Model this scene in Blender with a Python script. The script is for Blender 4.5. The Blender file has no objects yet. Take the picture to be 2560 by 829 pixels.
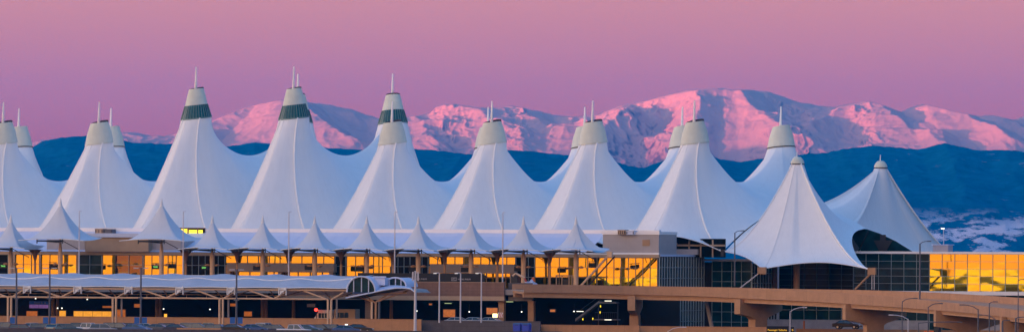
import bpy, bmesh, math, random
import numpy as np
from mathutils import Vector, Matrix
random.seed(7); R = math.radians
sc = bpy.context.scene
COL = sc.collection
F = 17816.0; CZ = 13.0; ROLL = 0.0052
C20, S20 = math.cos(R(20)), math.sin(R(20))
OX, OY = -3.5, 1250.0
SUNAZ = R(40)

# ---------------- placement: photograph measurements turned into real positions ----------------
def Zof(x, y, Y): return CZ + (640.0 + (x - 1280.0) * ROLL - y) / F * Y
def W(x, y, Y): return ((x - 1280.0) / F * Y, Y, Zof(x, y, Y))
def UV(u, v, z=0.0): return (OX + u * C20 + v * S20, OY - u * S20 + v * C20, z)
def Uat(x, v):
    m = (x - 1280.0) / F
    return (m * (OY + v * C20) - OX - v * S20) / (C20 + m * S20)
def Q(x, y, v):
    u = Uat(x, v); Y = OY - u * S20 + v * C20
    return u, Zof(x, y, Y)

# ---------------- materials ----------------
def mat(name, color, rough=0.6, metal=0.0, noise=0.0, nscale=1.0, bump=0.0, bscale=8.0, spec=0.5, emit=None, estr=0.0):
    m = bpy.data.materials.new(name); m.use_nodes = True
    nt = m.node_tree; b = nt.nodes['Principled BSDF']
    b.inputs['Base Color'].default_value = (*color, 1)
    b.inputs['Roughness'].default_value = rough
    b.inputs['Metallic'].default_value = metal
    b.inputs['Specular IOR Level'].default_value = spec
    if noise or bump:
        tc = nt.nodes.new('ShaderNodeTexCoord')
    if noise:
        n = nt.nodes.new('ShaderNodeTexNoise'); n.inputs['Scale'].default_value = nscale; n.inputs['Detail'].default_value = 6
        n.inputs['Roughness'].default_value = 0.65
        nt.links.new(tc.outputs['Object'], n.inputs['Vector'])
        r = nt.nodes.new('ShaderNodeValToRGB')
        r.color_ramp.elements[0].position = 0.3; r.color_ramp.elements[1].position = 0.7
        a = tuple(max(0, c * (1 - noise)) for c in color); c2 = tuple(min(1, c * (1 + noise)) for c in color)
        r.color_ramp.elements[0].color = (*a, 1); r.color_ramp.elements[1].color = (*c2, 1)
        nt.links.new(n.outputs['Fac'], r.inputs['Fac']); nt.links.new(r.outputs['Color'], b.inputs['Base Color'])
    if bump:
        n2 = nt.nodes.new('ShaderNodeTexNoise'); n2.inputs['Scale'].default_value = bscale; n2.inputs['Detail'].default_value = 4
        nt.links.new(tc.outputs['Object'], n2.inputs['Vector'])
        bp = nt.nodes.new('ShaderNodeBump'); bp.inputs['Strength'].default_value = bump; bp.inputs['Distance'].default_value = 0.1
        nt.links.new(n2.outputs['Fac'], bp.inputs['Height']); nt.links.new(bp.outputs['Normal'], b.inputs['Normal'])
    if emit:
        b.inputs['Emission Color'].default_value = (*emit, 1); b.inputs['Emission Strength'].default_value = estr
    return m

def stripes_mat(name, base, axis_scale, dark=0.75, rough=0.8, noise=0.15, nscale=0.7):
    """concrete or cladding with joints: thin dark lines at real spacing (Object coordinates)."""
    m = mat(name, base, rough, noise=noise, nscale=nscale)
    nt = m.node_tree; b = nt.nodes['Principled BSDF']
    tc = nt.nodes.new('ShaderNodeTexCoord'); sx = nt.nodes.new('ShaderNodeSeparateXYZ')
    nt.links.new(tc.outputs['Object'], sx.inputs[0])
    src = b.inputs['Base Color'].links[0].from_socket
    fac = None
    for ax, sp, wd in axis_scale:
        d = nt.nodes.new('ShaderNodeMath'); d.operation = 'DIVIDE'; d.inputs[1].default_value = sp
        nt.links.new(sx.outputs[ax], d.inputs[0])
        f = nt.nodes.new('ShaderNodeMath'); f.operation = 'FRACT'; nt.links.new(d.outputs[0], f.inputs[0])
        g = nt.nodes.new('ShaderNodeMath'); g.operation = 'LESS_THAN'; g.inputs[1].default_value = wd / sp
        nt.links.new(f.outputs[0], g.inputs[0])
        if fac is None: fac = g.outputs[0]
        else:
            mx = nt.nodes.new('ShaderNodeMath'); mx.operation = 'MAXIMUM'
            nt.links.new(fac, mx.inputs[0]); nt.links.new(g.outputs[0], mx.inputs[1]); fac = mx.outputs[0]
    mix = nt.nodes.new('ShaderNodeMix'); mix.data_type = 'RGBA'; mix.blend_type = 'MULTIPLY'
    mix.inputs[7].default_value = (dark, dark, dark, 1)
    nt.links.new(fac, mix.inputs[0]); nt.links.new(src, mix.inputs[6]); nt.links.new(mix.outputs[2], b.inputs['Base Color'])
    return m

def tent_mat(c=(.87, .865, .85)):
    m = mat('tent_fabric', c, .55)
    nt = m.node_tree; b = nt.nodes['Principled BSDF']; tc = nt.nodes.new('ShaderNodeTexCoord')
    mp = nt.nodes.new('ShaderNodeMapping'); mp.inputs['Scale'].default_value = (1.1, 1.1, .12); nt.links.new(tc.outputs['Object'], mp.inputs[0])
    n = nt.nodes.new('ShaderNodeTexNoise'); n.inputs['Scale'].default_value = .9; n.inputs['Detail'].default_value = 7; n.inputs['Roughness'].default_value = .7; nt.links.new(mp.outputs[0], n.inputs['Vector'])
    r = nt.nodes.new('ShaderNodeValToRGB'); r.color_ramp.elements[0].position = .3; r.color_ramp.elements[1].position = .62
    r.color_ramp.elements[0].color = (c[0] * .945, c[1] * .945, c[2] * .945, 1); r.color_ramp.elements[1].color = (*c, 1); nt.links.new(n.outputs['Fac'], r.inputs[0])
    sx = nt.nodes.new('ShaderNodeSeparateXYZ'); nt.links.new(tc.outputs['Object'], sx.inputs[0])
    # panel joints: meridian seams every 7.5 degrees round the mast
    at2 = nt.nodes.new('ShaderNodeMath'); at2.operation = 'ARCTAN2'; nt.links.new(sx.outputs[1], at2.inputs[0]); nt.links.new(sx.outputs[0], at2.inputs[1])
    d = nt.nodes.new('ShaderNodeMath'); d.operation = 'MULTIPLY'; d.inputs[1].default_value = 48 / (2 * math.pi); nt.links.new(at2.outputs[0], d.inputs[0])
    f = nt.nodes.new('ShaderNodeMath'); f.operation = 'FRACT'; nt.links.new(d.outputs[0], f.inputs[0])
    g = nt.nodes.new('ShaderNodeMath'); g.operation = 'LESS_THAN'; g.inputs[1].default_value = .06; nt.links.new(f.outputs[0], g.inputs[0])
    mix = nt.nodes.new('ShaderNodeMix'); mix.data_type = 'RGBA'; mix.blend_type = 'MULTIPLY'; mix.inputs[7].default_value = (.96, .96, .96, 1)
    nt.links.new(g.outputs[0], mix.inputs[0]); nt.links.new(r.outputs[0], mix.inputs[6]); nt.links.new(mix.outputs[2], b.inputs['Base Color'])
    return m

def mirror_mat(name, tint, bump=0.02, sc_=(0.25, 0.25, 0.6), rough=0.03):
    m = mat(name, tint, rough, 1.0)
    nt = m.node_tree; b = nt.nodes['Principled BSDF']
    tc = nt.nodes.new('ShaderNodeTexCoord'); mp = nt.nodes.new('ShaderNodeMapping'); mp.inputs['Scale'].default_value = sc_
    n = nt.nodes.new('ShaderNodeTexNoise'); n.inputs['Scale'].default_value = 1.0; n.inputs['Detail'].default_value = 2
    bp = nt.nodes.new('ShaderNodeBump'); bp.inputs['Strength'].default_value = 1.0; bp.inputs['Distance'].default_value = bump
    nt.links.new(tc.outputs['Object'], mp.inputs[0]); nt.links.new(mp.outputs[0], n.inputs['Vector'])
    nt.links.new(n.outputs['Fac'], bp.inputs['Height']); nt.links.new(bp.outputs['Normal'], b.inputs['Normal'])
    return m

M = dict(
    fabric=tent_mat(),
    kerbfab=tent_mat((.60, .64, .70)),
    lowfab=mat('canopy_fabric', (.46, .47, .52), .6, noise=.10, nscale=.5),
    seam=mat('seam_band', (.88, .87, .86), .5),
    cap=stripes_mat('cap_fibreglass', (.64, .66, .55), [(2, 50, .1)], noise=.08, nscale=.6, rough=.5),
    steelwhite=mat('white_painted_steel', (.72, .71, .70), .45, noise=.06, nscale=1.5),
    dark=mat('dark_steel', (.02, .02, .024), .5),
    hollow=mat('vent_lining', (.04, .03, .04), .8),
    bandglass=mat('teal_band_glass', (.01, .09, .10), .12, noise=.5, nscale=2.0),
    bandbar=mat('band_mullion', (.10, .22, .22), .4),
    concrete=stripes_mat('tan_concrete', (.44, .22, .10), [(0, 3.0, .07)], dark=.8, noise=.13, nscale=.8),
    concplain=mat('tan_concrete_plain', (.44, .24, .125), .8, noise=.14, nscale=.9),
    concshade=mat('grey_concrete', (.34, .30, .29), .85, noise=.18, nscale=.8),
    stone=stripes_mat('brown_block_wall', (.21, .115, .085), [(0, 1.6, .05), (2, .55, .05)], dark=.75, noise=.2, nscale=.7),
    greyblock=stripes_mat('grey_block_wall', (.10, .085, .09), [(0, 2.2, .04), (2, .75, .05)], dark=.75, noise=.15, nscale=1.0),
    beige=mat('beige_panel', (.44, .30, .20), .7, noise=.08, nscale=.6),
    greyclad=stripes_mat('grey_cladding', (.40, .36, .36), [(0, 1.55, .03), (2, 1.2, .03)], dark=.85, noise=.06, nscale=.5, rough=.5),
    roofmetal=mat('pale_roof_metal', (.58, .64, .80), .42, noise=.05, nscale=.2),
    parapet=mat('white_parapet', (.90, .87, .86), .5),
    mullion=mat('grey_mullion', (.36, .42, .42), .5),
    mulldark=mat('dark_mullion', (.10, .13, .13), .5),
    gold=mirror_mat('amber_tint_mirror', (.95, .72, .06), bump=.014, sc_=(.16, .16, .3)),  # dawn amber is put into the tint so reflections turn gold
    tealglass=mat('dark_teal_glass', (.006, .035, .042), .12, noise=.6, nscale=.5, spec=.25),
    blackglass=mat('black_glass', (.004, .008, .010), .12, spec=.12),
    interior=mat('unlit_interior', (.012, .010, .010), .9),
    asphalt=mat('asphalt', (.035, .032, .036), .9, noise=.25, nscale=.4),
    truss=mat('cream_steel', (.66, .44, .28), .5, noise=.06, nscale=1.),
    poled=mat('grey_galvanised', (.10, .10, .12), .5),
    polew=mat('white_pole', (.60, .56, .58), .45),
    amber=mat('amber_ceiling_light', (.8, .5, .1), .5, emit=(1.0, .42, .03), estr=.35),
    yellow=mat('yellow_lit', (.8, .7, .1), .5, emit=(1.0, .72, .02), estr=.45),
    rust=mat('dim_orange_lit', (.5, .2, .05), .6, emit=(1.0, .22, .02), estr=.08, noise=.5, nscale=1.2),
    lampw=mat('white_lamp', (.9, .9, .8), .5, emit=(1.0, .95, .75), estr=.65),
    lampg=mat('greenish_tube', (.8, .9, .6), .5, emit=(.55, .75, .25), estr=.18),
    red=mat('red_lamp', (.8, .05, .03), .5, emit=(1.0, .03, .02), estr=1.5),
    green=mat('green_sign_light', (.1, .5, .1), .5, emit=(.25, .9, .2), estr=.25),
    signblue=mat('blue_sign', (.01, .12, .40), .5),
    toiletblue=mat('blue_plastic', (.01, .05, .45), .45, noise=.15, nscale=2),
    black=mat('black_banner', (.006, .006, .009), .7),
    logo=mat('grey_print', (.32, .30, .32), .7),
    gold_print=mat('amber_lettering', (.8, .45, .02), .6, emit=(1.0, .5, .02), estr=.25),
    orange=mat('orange_plastic', (.75, .16, .02), .5),
    stripe=mat('red_stripe', (.5, .05, .03), .6),
    grassy=mat('pale_tarp', (.50, .55, .70), .6, noise=.1, nscale=3, bump=.6, bscale=5),
)

# ---------------- mesh builder ----------------
class MB:
    def __init__(s): s.v = []; s.f = []; s.smooth = False
    def quad(s, *p):
        n = len(s.v); s.v += [tuple(q) for q in p]; s.f.append(tuple(range(n, n + len(p)))); return s
    def box(s, x0, x1, y0, y1, z0, z1):
        n = len(s.v)
        s.v += [(x, y, z) for z in (z0, z1) for y in (y0, y1) for x in (x0, x1)]
        s.f += [tuple(n + i for i in q) for q in ((0, 2, 3, 1), (4, 5, 7, 6), (0, 1, 5, 4), (2, 6, 7, 3), (0, 4, 6, 2), (1, 3, 7, 5))]
        return s
    def tube(s, pts, r, n=8, r2=None, cap=True):
        pts = [Vector(p) for p in pts]; k = len(pts); base = len(s.v)
        for i, p in enumerate(pts):
            d = (pts[min(i + 1, k - 1)] - pts[max(i - 1, 0)])
            if d.length < 1e-6: d = Vector((0, 0, 1))
            d.normalize()
            a = d.cross(Vector((0, 0, 1)));
            if a.length < 1e-3: a = Vector((1, 0, 0))
            a.normalize(); b = d.cross(a)
            rr = r if r2 is None else r + (r2 - r) * i / (k - 1)
            for j in range(n):
                t = 2 * math.pi * j / n
                s.v.append(tuple(p + a * (rr * math.cos(t)) + b * (rr * math.sin(t))))
        for i in range(k - 1):
            for j in range(n):
                j2 = (j + 1) % n
                s.f.append((base + i * n + j, base + i * n + j2, base + (i + 1) * n + j2, base + (i + 1) * n + j))
        if cap:
            s.f.append(tuple(base + j for j in range(n))[::-1]); s.f.append(tuple(base + (k - 1) * n + j for j in range(n)))
        return s
    def lathe(s, prof, n=24, tilt=(0, 0), cx=0, cy=0, cap=False):
        base = len(s.v)
        for r, z in prof:
            for j in range(n):
                t = 2 * math.pi * j / n; x, y = r * math.cos(t), r * math.sin(t)
                s.v.append((cx + x, cy + y, z + tilt[0] * x + tilt[1] * y))
        for i in range(len(prof) - 1):
            for j in range(n):
                j2 = (j + 1) % n
                s.f.append((base + i * n + j, base + i * n + j2, base + (i + 1) * n + j2, base + (i + 1) * n + j))
        if cap: s.f.append(tuple(base + (len(prof) - 1) * n + j for j in range(n)))
        return s
    def prism(s, poly, y0, y1):
        """poly in (x,z), extruded along y"""
        n = len(s.v); k = len(poly)
        s.v += [(x, y0, z) for x, z in poly] + [(x, y1, z) for x, z in poly]
        s.f.append(tuple(range(n, n + k))); s.f.append(tuple(range(n + k, n + 2 * k))[::-1])
        for i in range(k):
            j = (i + 1) % k; s.f.append((n + i, n + k + i, n + k + j, n + j))
        return s
    def grid(s, P):
        n = len(s.v); a = len(P); b = len(P[0])
        for row in P: s.v += [tuple(p) for p in row]
        for i in range(a - 1):
            for j in range(b - 1):
                s.f.append((n + i * b + j, n + i * b + j + 1, n + (i + 1) * b + j + 1, n + (i + 1) * b + j))
        return s
    def build(s, name, m, parent=None, smooth=False, recalc=True):
        me = bpy.data.meshes.new(name); me.from_pydata(s.v, [], s.f); me.update()
        if recalc:
            bm = bmesh.new(); bm.from_mesh(me); bmesh.ops.recalc_face_normals(bm, faces=bm.faces); bm.to_mesh(me); bm.free()
        if smooth:
            me.polygons.foreach_set('use_smooth', [True] * len(me.polygons))
        me.materials.append(M[m] if isinstance(m, str) else m)
        o = bpy.data.objects.new(name, me); COL.objects.link(o)
        if parent is not None: o.parent = parent
        return o
def tag(o, label=None, cat=None, group=None, kind=None):
    if label: o['label'] = label
    if cat: o['category'] = cat
    if group: o['group'] = group
    if kind: o['kind'] = kind
    return o
def at(o, u, v, z=0.0, rot=0.0):
    o.location = UV(u, v, z); o.rotation_euler = (0, 0, -R(20) + rot); return o
def thing(name, label, cat, u, v, z=0.0, group=None, rot=0.0):
    o = bpy.data.objects.new(name, None); COL.objects.link(o); o.empty_display_size = 1
    at(o, u, v, z, rot); return tag(o, label, cat, group)
def copy_tree(o, parent=None):
    c = o.copy(); COL.objects.link(c)
    if parent is not None: c.parent = parent
    for ch in list(o.children): copy_tree(ch, c)
    return c
def bar(mb, a, b, w):  return mb.tube([a, b], w, 6)

# ---------------- camera ----------------
cam = bpy.data.cameras.new('camera'); co = bpy.data.objects.new('camera', cam); COL.objects.link(co); sc.camera = co
cam.sensor_width = 36; cam.lens = 36 * F / 2560; cam.clip_start = 1; cam.clip_end = 80000
pitch = math.atan((640 - 414.5) / F)
co.matrix_world = Matrix.Translation((0, 0, CZ)) @ Matrix.Rotation(math.pi / 2 + pitch, 4, 'X') @ Matrix.Rotation(ROLL, 4, 'Z')
vs = sc.view_settings; vs.view_transform = 'Standard'; vs.look = 'None'; vs.exposure = 1.86; vs.gamma = 1; vs.use_curve_mapping = False
sc.cycles.use_denoising = True
sc.cycles.volume_bounces = 1; sc.cycles.max_bounces = 6; sc.cycles.transparent_max_bounces = 8

# ---------------- sky: pink anti-twilight in the west, amber dawn glow in the south-east, blue overhead ----------------
w = bpy.data.worlds.new('World'); sc.world = w; w.use_nodes = True
nt = w.node_tree; nt.nodes.clear(); N = nt.nodes; L = nt.links
def math_(op, a, b=None, clamp=False):
    n = N.new('ShaderNodeMath'); n.operation = op; n.use_clamp = clamp
    for i, q in enumerate((a, b)):
        if q is None: continue
        if isinstance(q, (int, float)): n.inputs[i].default_value = q
        else: L.new(q, n.inputs[i])
    return n.outputs[0]
tc = N.new('ShaderNodeTexCoord'); sx = N.new('ShaderNodeSeparateXYZ'); L.new(tc.outputs['Generated'], sx.inputs[0])
x_, y_, z_ = sx.outputs
t_ = math_('SQRT', math_('MAXIMUM', z_, 0.0))
hl = math_('SQRT', math_('ADD', math_('MULTIPLY', x_, x_), math_('ADD', math_('MULTIPLY', y_, y_), 1e-6)))
dot = math_('DIVIDE', math_('ADD', math_('MULTIPLY', x_, -math.sin(SUNAZ)), math_('MULTIPLY', y_, -math.cos(SUNAZ))), hl)
def ramp(stops, fac):
    r = N.new('ShaderNodeValToRGB'); e = r.color_ramp.elements
    while len(e) > 1: e.remove(e[-1])
    e[0].position = stops[0][0]; e[0].color = (*stops[0][1], 1)
    for p, c in stops[1:]:
        k = e.new(p); k.color = (*c, 1)
    L.new(fac, r.inputs[0]); return r.outputs[0]
ZEN = (.09, .30, .70)
WEST = [(0, (.34, .058, .10)), (.09, (.46, .085, .12)), (.125, (.60, .128, .185)), (.155, (.68, .17, .235)), (.19, (.78, .26, .245)), (.30, (.80, .36, .36)), (.45, (.50, .33, .50)), (.65, (.14, .27, .62)), (1, ZEN)]
EAST = [(0, (1.35, .95, .0)), (.09, (1.35, .90, .0)), (.125, (1.32, .46, .0)), (.26, (1.3, .42, .0)), (.33, (2.6, 1.1, .3)), (.42, (2.9, 1.8, 1.1)), (.52, (2.8, 2.0, 1.5)), (.66, (1.0, .90, .95)), (.8, (.12, .34, .70)), (1, ZEN)]
NORTH = [(0, (.20, .22, .35)), (.2, (.12, .22, .46)), (.5, (.07, .24, .56)), (1, ZEN)]
rw = ramp(WEST, t_); re = ramp(EAST, t_)
mr = N.new('ShaderNodeMapRange'); mr.interpolation_type = 'SMOOTHSTEP'; mr.inputs[1].default_value = .30; mr.inputs[2].default_value = .93
L.new(dot, mr.inputs[0])
rn = ramp(NORTH, t_)
dotn = math_('DIVIDE', math_('ADD', math_('MULTIPLY', x_, .94), math_('MULTIPLY', y_, -.34)), hl)
mn = N.new('ShaderNodeMapRange'); mn.interpolation_type = 'SMOOTHSTEP'; mn.inputs[1].default_value = .15; mn.inputs[2].default_value = .75
L.new(dotn, mn.inputs[0])
rs_ = ramp([(0, (.9, .30, .22)), (.18, (3.2, 2.1, 1.6)), (.50, (3.9, 2.9, 2.3)), (.66, (1.7, 1.4, 1.4)), (.78, (.25, .40, .80)), (1, ZEN)], t_)
dots = math_('DIVIDE', math_('ADD', math_('MULTIPLY', x_, -.97), math_('MULTIPLY', y_, -.24)), hl)
ms = N.new('ShaderNodeMapRange'); ms.interpolation_type = 'SMOOTHSTEP'; ms.inputs[1].default_value = .2; ms.inputs[2].default_value = .9
L.new(dots, ms.inputs[0])
m00 = N.new('ShaderNodeMix'); m00.data_type = 'RGBA'; L.new(ms.outputs[0], m00.inputs[0]); L.new(rw, m00.inputs[6]); L.new(rs_, m00.inputs[7])
m0 = N.new('ShaderNodeMix'); m0.data_type = 'RGBA'; L.new(mn.outputs[0], m0.inputs[0]); L.new(m00.outputs[2], m0.inputs[6]); L.new(rn, m0.inputs[7])
mx = N.new('ShaderNodeMix'); mx.data_type = 'RGBA'; L.new(mr.outputs[0], mx.inputs[0]); L.new(m0.outputs[2], mx.inputs[6]); L.new(re, mx.inputs[7])
sky = N.new('ShaderNodeTexSky'); sky.sky_type = 'NISHITA'; sky.sun_disc = False; sky.sun_elevation = R(-0.44)
sky.sun_rotation = math.pi + SUNAZ; sky.altitude = 1600
bg1 = N.new('ShaderNodeBackground'); L.new(mx.outputs[2], bg1.inputs[0]); bg1.inputs[1].default_value = 0.30
bg2 = N.new('ShaderNodeBackground'); L.new(sky.outputs[0], bg2.inputs[0]); bg2.inputs[1].default_value = 0.01
ad = N.new('ShaderNodeAddShader'); L.new(bg1.outputs[0], ad.inputs[0]); L.new(bg2.outputs[0], ad.inputs[1])
out = N.new('ShaderNodeOutputWorld'); L.new(ad.outputs[0], out.inputs[0])

# ---------------- sun: just below the plain's horizon, reaching only the high peaks ----------------
sl = bpy.data.lights.new('sun', 'SUN'); sl.energy = 5.0; sl.angle = R(.5); sl.color = (1, .25, .18)
so = bpy.data.objects.new('sun', sl); COL.objects.link(so)
SE = R(-0.44)
sd = Vector((math.sin(SUNAZ) * math.cos(SE), math.cos(SUNAZ) * math.cos(SE), -math.sin(SE)))   # direction light travels
so.rotation_euler = sd.to_track_quat('-Z', 'Y').to_euler()

# ---------------- ground ----------------
g = MB(); g.quad((-42000, -10000, 0), (20000, -10000, 0), (20000, 29000, 0), (-42000, 29000, 0))
tag(g.build('ground', mat('prairie', (.06, .05, .045), .95, noise=.3, nscale=.01)), 'flat prairie and airport ground', None, None, 'structure')

# ---------------- mountains ----------------
def vnoise(x, y, seed):
    rs = np.random.RandomState(seed); T = rs.rand(256, 256)
    xi = np.floor(x).astype(int); yi = np.floor(y).astype(int); fx = x - xi; fy = y - yi
    fx = fx * fx * fx * (fx * (fx * 6 - 15) + 10); fy = fy * fy * fy * (fy * (fy * 6 - 15) + 10)
    a = T[xi & 255, yi & 255]; b = T[(xi + 1) & 255, yi & 255]; c = T[xi & 255, (yi + 1) & 255]; d = T[(xi + 1) & 255, (yi + 1) & 255]
    return (a * (1 - fx) + b * fx) * (1 - fy) + (c * (1 - fx) + d * fx) * fy
def ridged(x, y, seed, oct=5, gain=.5):
    s = 0; a = 1; n = 0
    for o in range(oct):
        r_ = 1 - abs(2 * vnoise(x * 2 ** o + o * 17.3, y * 2 ** o + o * 5.1, seed + o) - 1); s = s + a * r_ * r_; n += a; a *= gain
    return s / n
def fbm(x, y, seed, oct=5):
    s = 0; a = 1; n = 0
    for o in range(oct):
        s = s + a * vnoise(x * 2 ** o + o * 9.7, y * 2 ** o, seed + o); n += a; a *= .5
    return s / n * 2 - 1
SKY = [(-1200, 330), (-700, 360), (-300, 350), (-60, 365), (0, 360), (60, 350), (85, 358), (110, 349), (150, 345), (215, 340), (300, 336), (325, 330), (350, 333), (400, 343), (440, 334), (470, 322), (510, 312), (545, 300), (580, 285), (620, 268), (665, 258), (700, 251), (760, 253), (790, 258), (830, 263), (880, 274), (920, 289), (960, 298), (1015, 293), (1045, 290), (1075, 283), (1088, 270), (1110, 262), (1130, 260), (1160, 265), (1200, 270), (1240, 270), (1275, 265), (1300, 268), (1340, 277), (1400, 290), (1440, 293), (1465, 290), (1500, 285), (1530, 272), (1550, 265), (1600, 256), (1640, 245), (1690, 232), (1720, 226), (1760, 223), (1800, 220), (1830, 226), (1850, 224), (1900, 228), (1920, 229), (1950, 240), (1975, 249), (2000, 256), (2040, 263), (2085, 268), (2100, 265), (2140, 258), (2165, 253), (2195, 263), (2230, 275), (2250, 280), (2280, 268), (2305, 262), (2340, 271), (2370, 281), (2420, 290), (2470, 288), (2500, 296), (2530, 300), (2560, 290), (2620, 283), (2700, 300), (3000, 280), (3400, 330), (3900, 310)]
FOOT = [(-1200, 380), (-500, 350), (-100, 392), (0, 386), (70, 372), (110, 352), (150, 344), (180, 341), (215, 340), (290, 346), (330, 356), (430, 360), (520, 372), (640, 356), (760, 366), (900, 374), (1040, 372), (1090, 376), (1180, 386), (1250, 372), (1280, 376), (1330, 378), (1400, 386), (1450, 388), (1520, 398), (1570, 414), (1610, 420), (1650, 404), (1700, 384), (1760, 382), (1800, 398), (1850, 404), (1930, 392), (2000, 386), (2060, 382), (2110, 372), (2180, 364), (2240, 368), (2300, 373), (2345, 362), (2362, 357), (2400, 366), (2450, 377), (2510, 374), (2580, 382), (2700, 370), (3200, 390), (3900, 360)]
YC, YF = 22200.0, 19000.0
def prof(tab, X, Y0):
    xs = np.array([W(a, 300, Y0)[0] for a, b in tab]); zs = np.array([Zof(a, b, Y0) for a, b in tab])
    return np.interp(X, xs, zs)
# spurs: (x_photo, t, dz) polylines on the main face, each with a half width; t = 0 at the crest, 1 at the foot
SPURS = [([(1800, 0), (1835, .25), (1880, .6), (1960, 1.0)], 150, 62), ([(1690, .02), (1640, .3), (1560, .5), (1500, .8)], 130, 45),
         ([(1550, 0), (1530, .3), (1590, .7), (1640, 1.)], 110, 50), ([(1120, 0), (1180, .2), (1215, .5), (1300, .9)], 120, 45), ([(700, .0), (730, .25), (800, .6), (900, 1.)], 150, 55),
         ([(620, .05), (560, .35), (500, .8)], 100, 40), ([(1280, .05), (1330, .4), (1400, .8)], 120, 35), ([(2165, 0), (2180, .3), (2240, .6), (2300, 1.)], 110, 45),
         ([(2305, 0), (2340, .3), (2400, .6), (2470, 1.)], 120, 50), ([(2100, .2), (2020, .6), (1990, 1.)], 110, 35), ([(1440, .05), (1420, .4), (1480, .9)], 90, 35),
         ([(1760, .0), (1740, .35), (1720, .8)], 90, 36), ([(2480, .1), (2520, .5), (2560, 1.)], 130, 40), ([(1010, 0), (1060, .5), (1100, 1.)], 90, 35), ([(330, 0), (360, .5), (400, 1)], 110, 30)]
def spur(X, t, pl, hw, amp):
    xs = np.array([W(a, 300, YC)[0] for a, _ in pl]); ts = np.array([b for _, b in pl])
    xc = np.interp(t, ts, xs)
    xc = xc + 22 * fbm(t * 6 + pl[0][0], t * 0 + 3.3, int(pl[0][0]) % 97, 3)
    d = (X - xc) / hw
    d = np.where(d < 0, d * -0.62, d * 1.25)          # gentle sun side, steep far side
    env = np.clip((t - ts[0]) / .18 + .25, 0, 1) * np.clip((1.25 - t) / .4, 0, 1)
    return amp * np.maximum(0, 1 - d) * env
def terrain_mesh(name, X, Y, H, m, smooth=True):
    ny, nx = H.shape
    co_ = np.empty((ny, nx, 3), np.float32); co_[..., 0] = X; co_[..., 1] = Y; co_[..., 2] = H
    idx = np.arange(ny * nx).reshape(ny, nx)
    q = np.stack([idx[:-1, :-1], idx[:-1, 1:], idx[1:, 1:], idx[1:, :-1]], -1).reshape(-1, 4)
    me = bpy.data.meshes.new(name); me.vertices.add(ny * nx); me.vertices.foreach_set('co', co_.ravel())
    me.loops.add(q.size); me.loops.foreach_set('vertex_index', q.ravel().astype(np.int32))
    me.polygons.add(len(q)); me.polygons.foreach_set('loop_start', np.arange(0, q.size, 4, dtype=np.int32)); me.polygons.foreach_set('loop_total', np.full(len(q), 4, np.int32))
    me.update(); me.validate()
    me.polygons.foreach_set('use_smooth', np.full(len(q), smooth)); me.materials.append(m)
    o = bpy.data.objects.new(name, me); COL.objects.link(o); return o

def mountain_material(name, lo, hi, rocky):
    """snow above an uneven treeline, dark forest below, wind-bared rock on the steepest faces"""
    m = bpy.data.materials.new(name); m.use_nodes = True; nt = m.node_tree; b = nt.nodes['Principled BSDF']; b.inputs['Roughness'].default_value = .9
    b.inputs['Specular IOR Level'].default_value = 0
    def n(t, **k):
        q = nt.nodes.new(t)
        for a, v in k.items(): setattr(q, a, v)
        return q
    def mt(op, a, c=None, cl=False):
        q = n('ShaderNodeMath', operation=op, use_clamp=cl)
        for i, s in enumerate((a, c)):
            if s is None: continue
            if isinstance(s, (int, float)): q.inputs[i].default_value = s
            else: nt.links.new(s, q.inputs[i])
        return q.outputs[0]
    g = n('ShaderNodeNewGeometry'); sp = n('ShaderNodeSeparateXYZ'); nt.links.new(g.outputs['Position'], sp.inputs[0])
    def noise(scale, det=6, vec=(1, 1, 1), rough=.6):
        mp = n('ShaderNodeMapping'); mp.inputs['Scale'].default_value = vec; nt.links.new(g.outputs['Position'], mp.inputs[0])
        q = n('ShaderNodeTexNoise'); q.inputs['Scale'].default_value = scale; q.inputs['Detail'].default_value = det; q.inputs['Roughness'].default_value = rough
        nt.links.new(mp.outputs[0], q.inputs['Vector']); return q.outputs['Fac']
    return m, nt, b, n, mt, g, sp, noise
# main range
nx, ny = 1500, 300
xs = np.concatenate([np.linspace(-9000, -2720, 150), np.linspace(-2700, 2700, nx), np.linspace(2720, 9000, 150)]); tt = np.concatenate([np.linspace(1.15, 0, ny - 40), np.linspace(0, -1.0, 41)[1:]])
X, T = np.meshgrid(xs, tt)
YY = YC - T * 1000
crest = (prof(SKY, X[0], YC) + np.clip((np.abs(X[0]) - 2500) / 800, 0, 1) * 55 * fbm(X[0] / 900, X[0] * 0 + 4.4, 21, 5))[None, :] * np.ones_like(X)
foot = prof(FOOT, X[0], YC - 1000)[None, :] * np.ones_like(X) - 25
foot = np.minimum(foot, crest - 25)
tc_ = np.clip(T, 0, 1.15)
gprof = (1 - tc_ / 1.15) ** 1.15
H = foot + (crest - foot) * gprof
fade = np.clip(T / .12, .12, 1)
for pl, hw, amp in SPURS: H += spur(X, T, pl, hw, amp) * np.clip(T / .08, 0, 1)
wx = X + 60 * fbm(X / 300, YY / 300, 3, 3); wy = YY + 60 * fbm(X / 300, YY / 300, 8, 3)
H += fade * 24 * (ridged(wx / 260, wy / 420, 11, 5, .52) - .42)
H += fade * 6 * (ridged(wx / 80, wy / 150, 31, 4, .55) - .45)
xp = X / YC * F + 1280
rockzone = np.clip(sum(np.exp(-((xp - a_) / w_) ** 2) for a_, w_ in ((1540, 70), (1130, 60), (1290, 40), (2130, 45), (1640, 50), (1980, 60))), 0, 1)
H += fade * rockzone * 20 * (ridged(wx / 45, wy / 90, 51, 3, .6) - .4)
H += np.clip(1 - T / .1, 0, 1) * 2.5 * fbm(X / 22, X * 0 + 1.1, 5, 4)
H = np.where(T > 0, np.minimum(H, 13 + (crest - 13) * YY / YC - 6 * np.clip(T, 0, .15) + 1.5 * fbm(X / 30, YY / 30, 91, 3)), H)
back = T < 0
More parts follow.
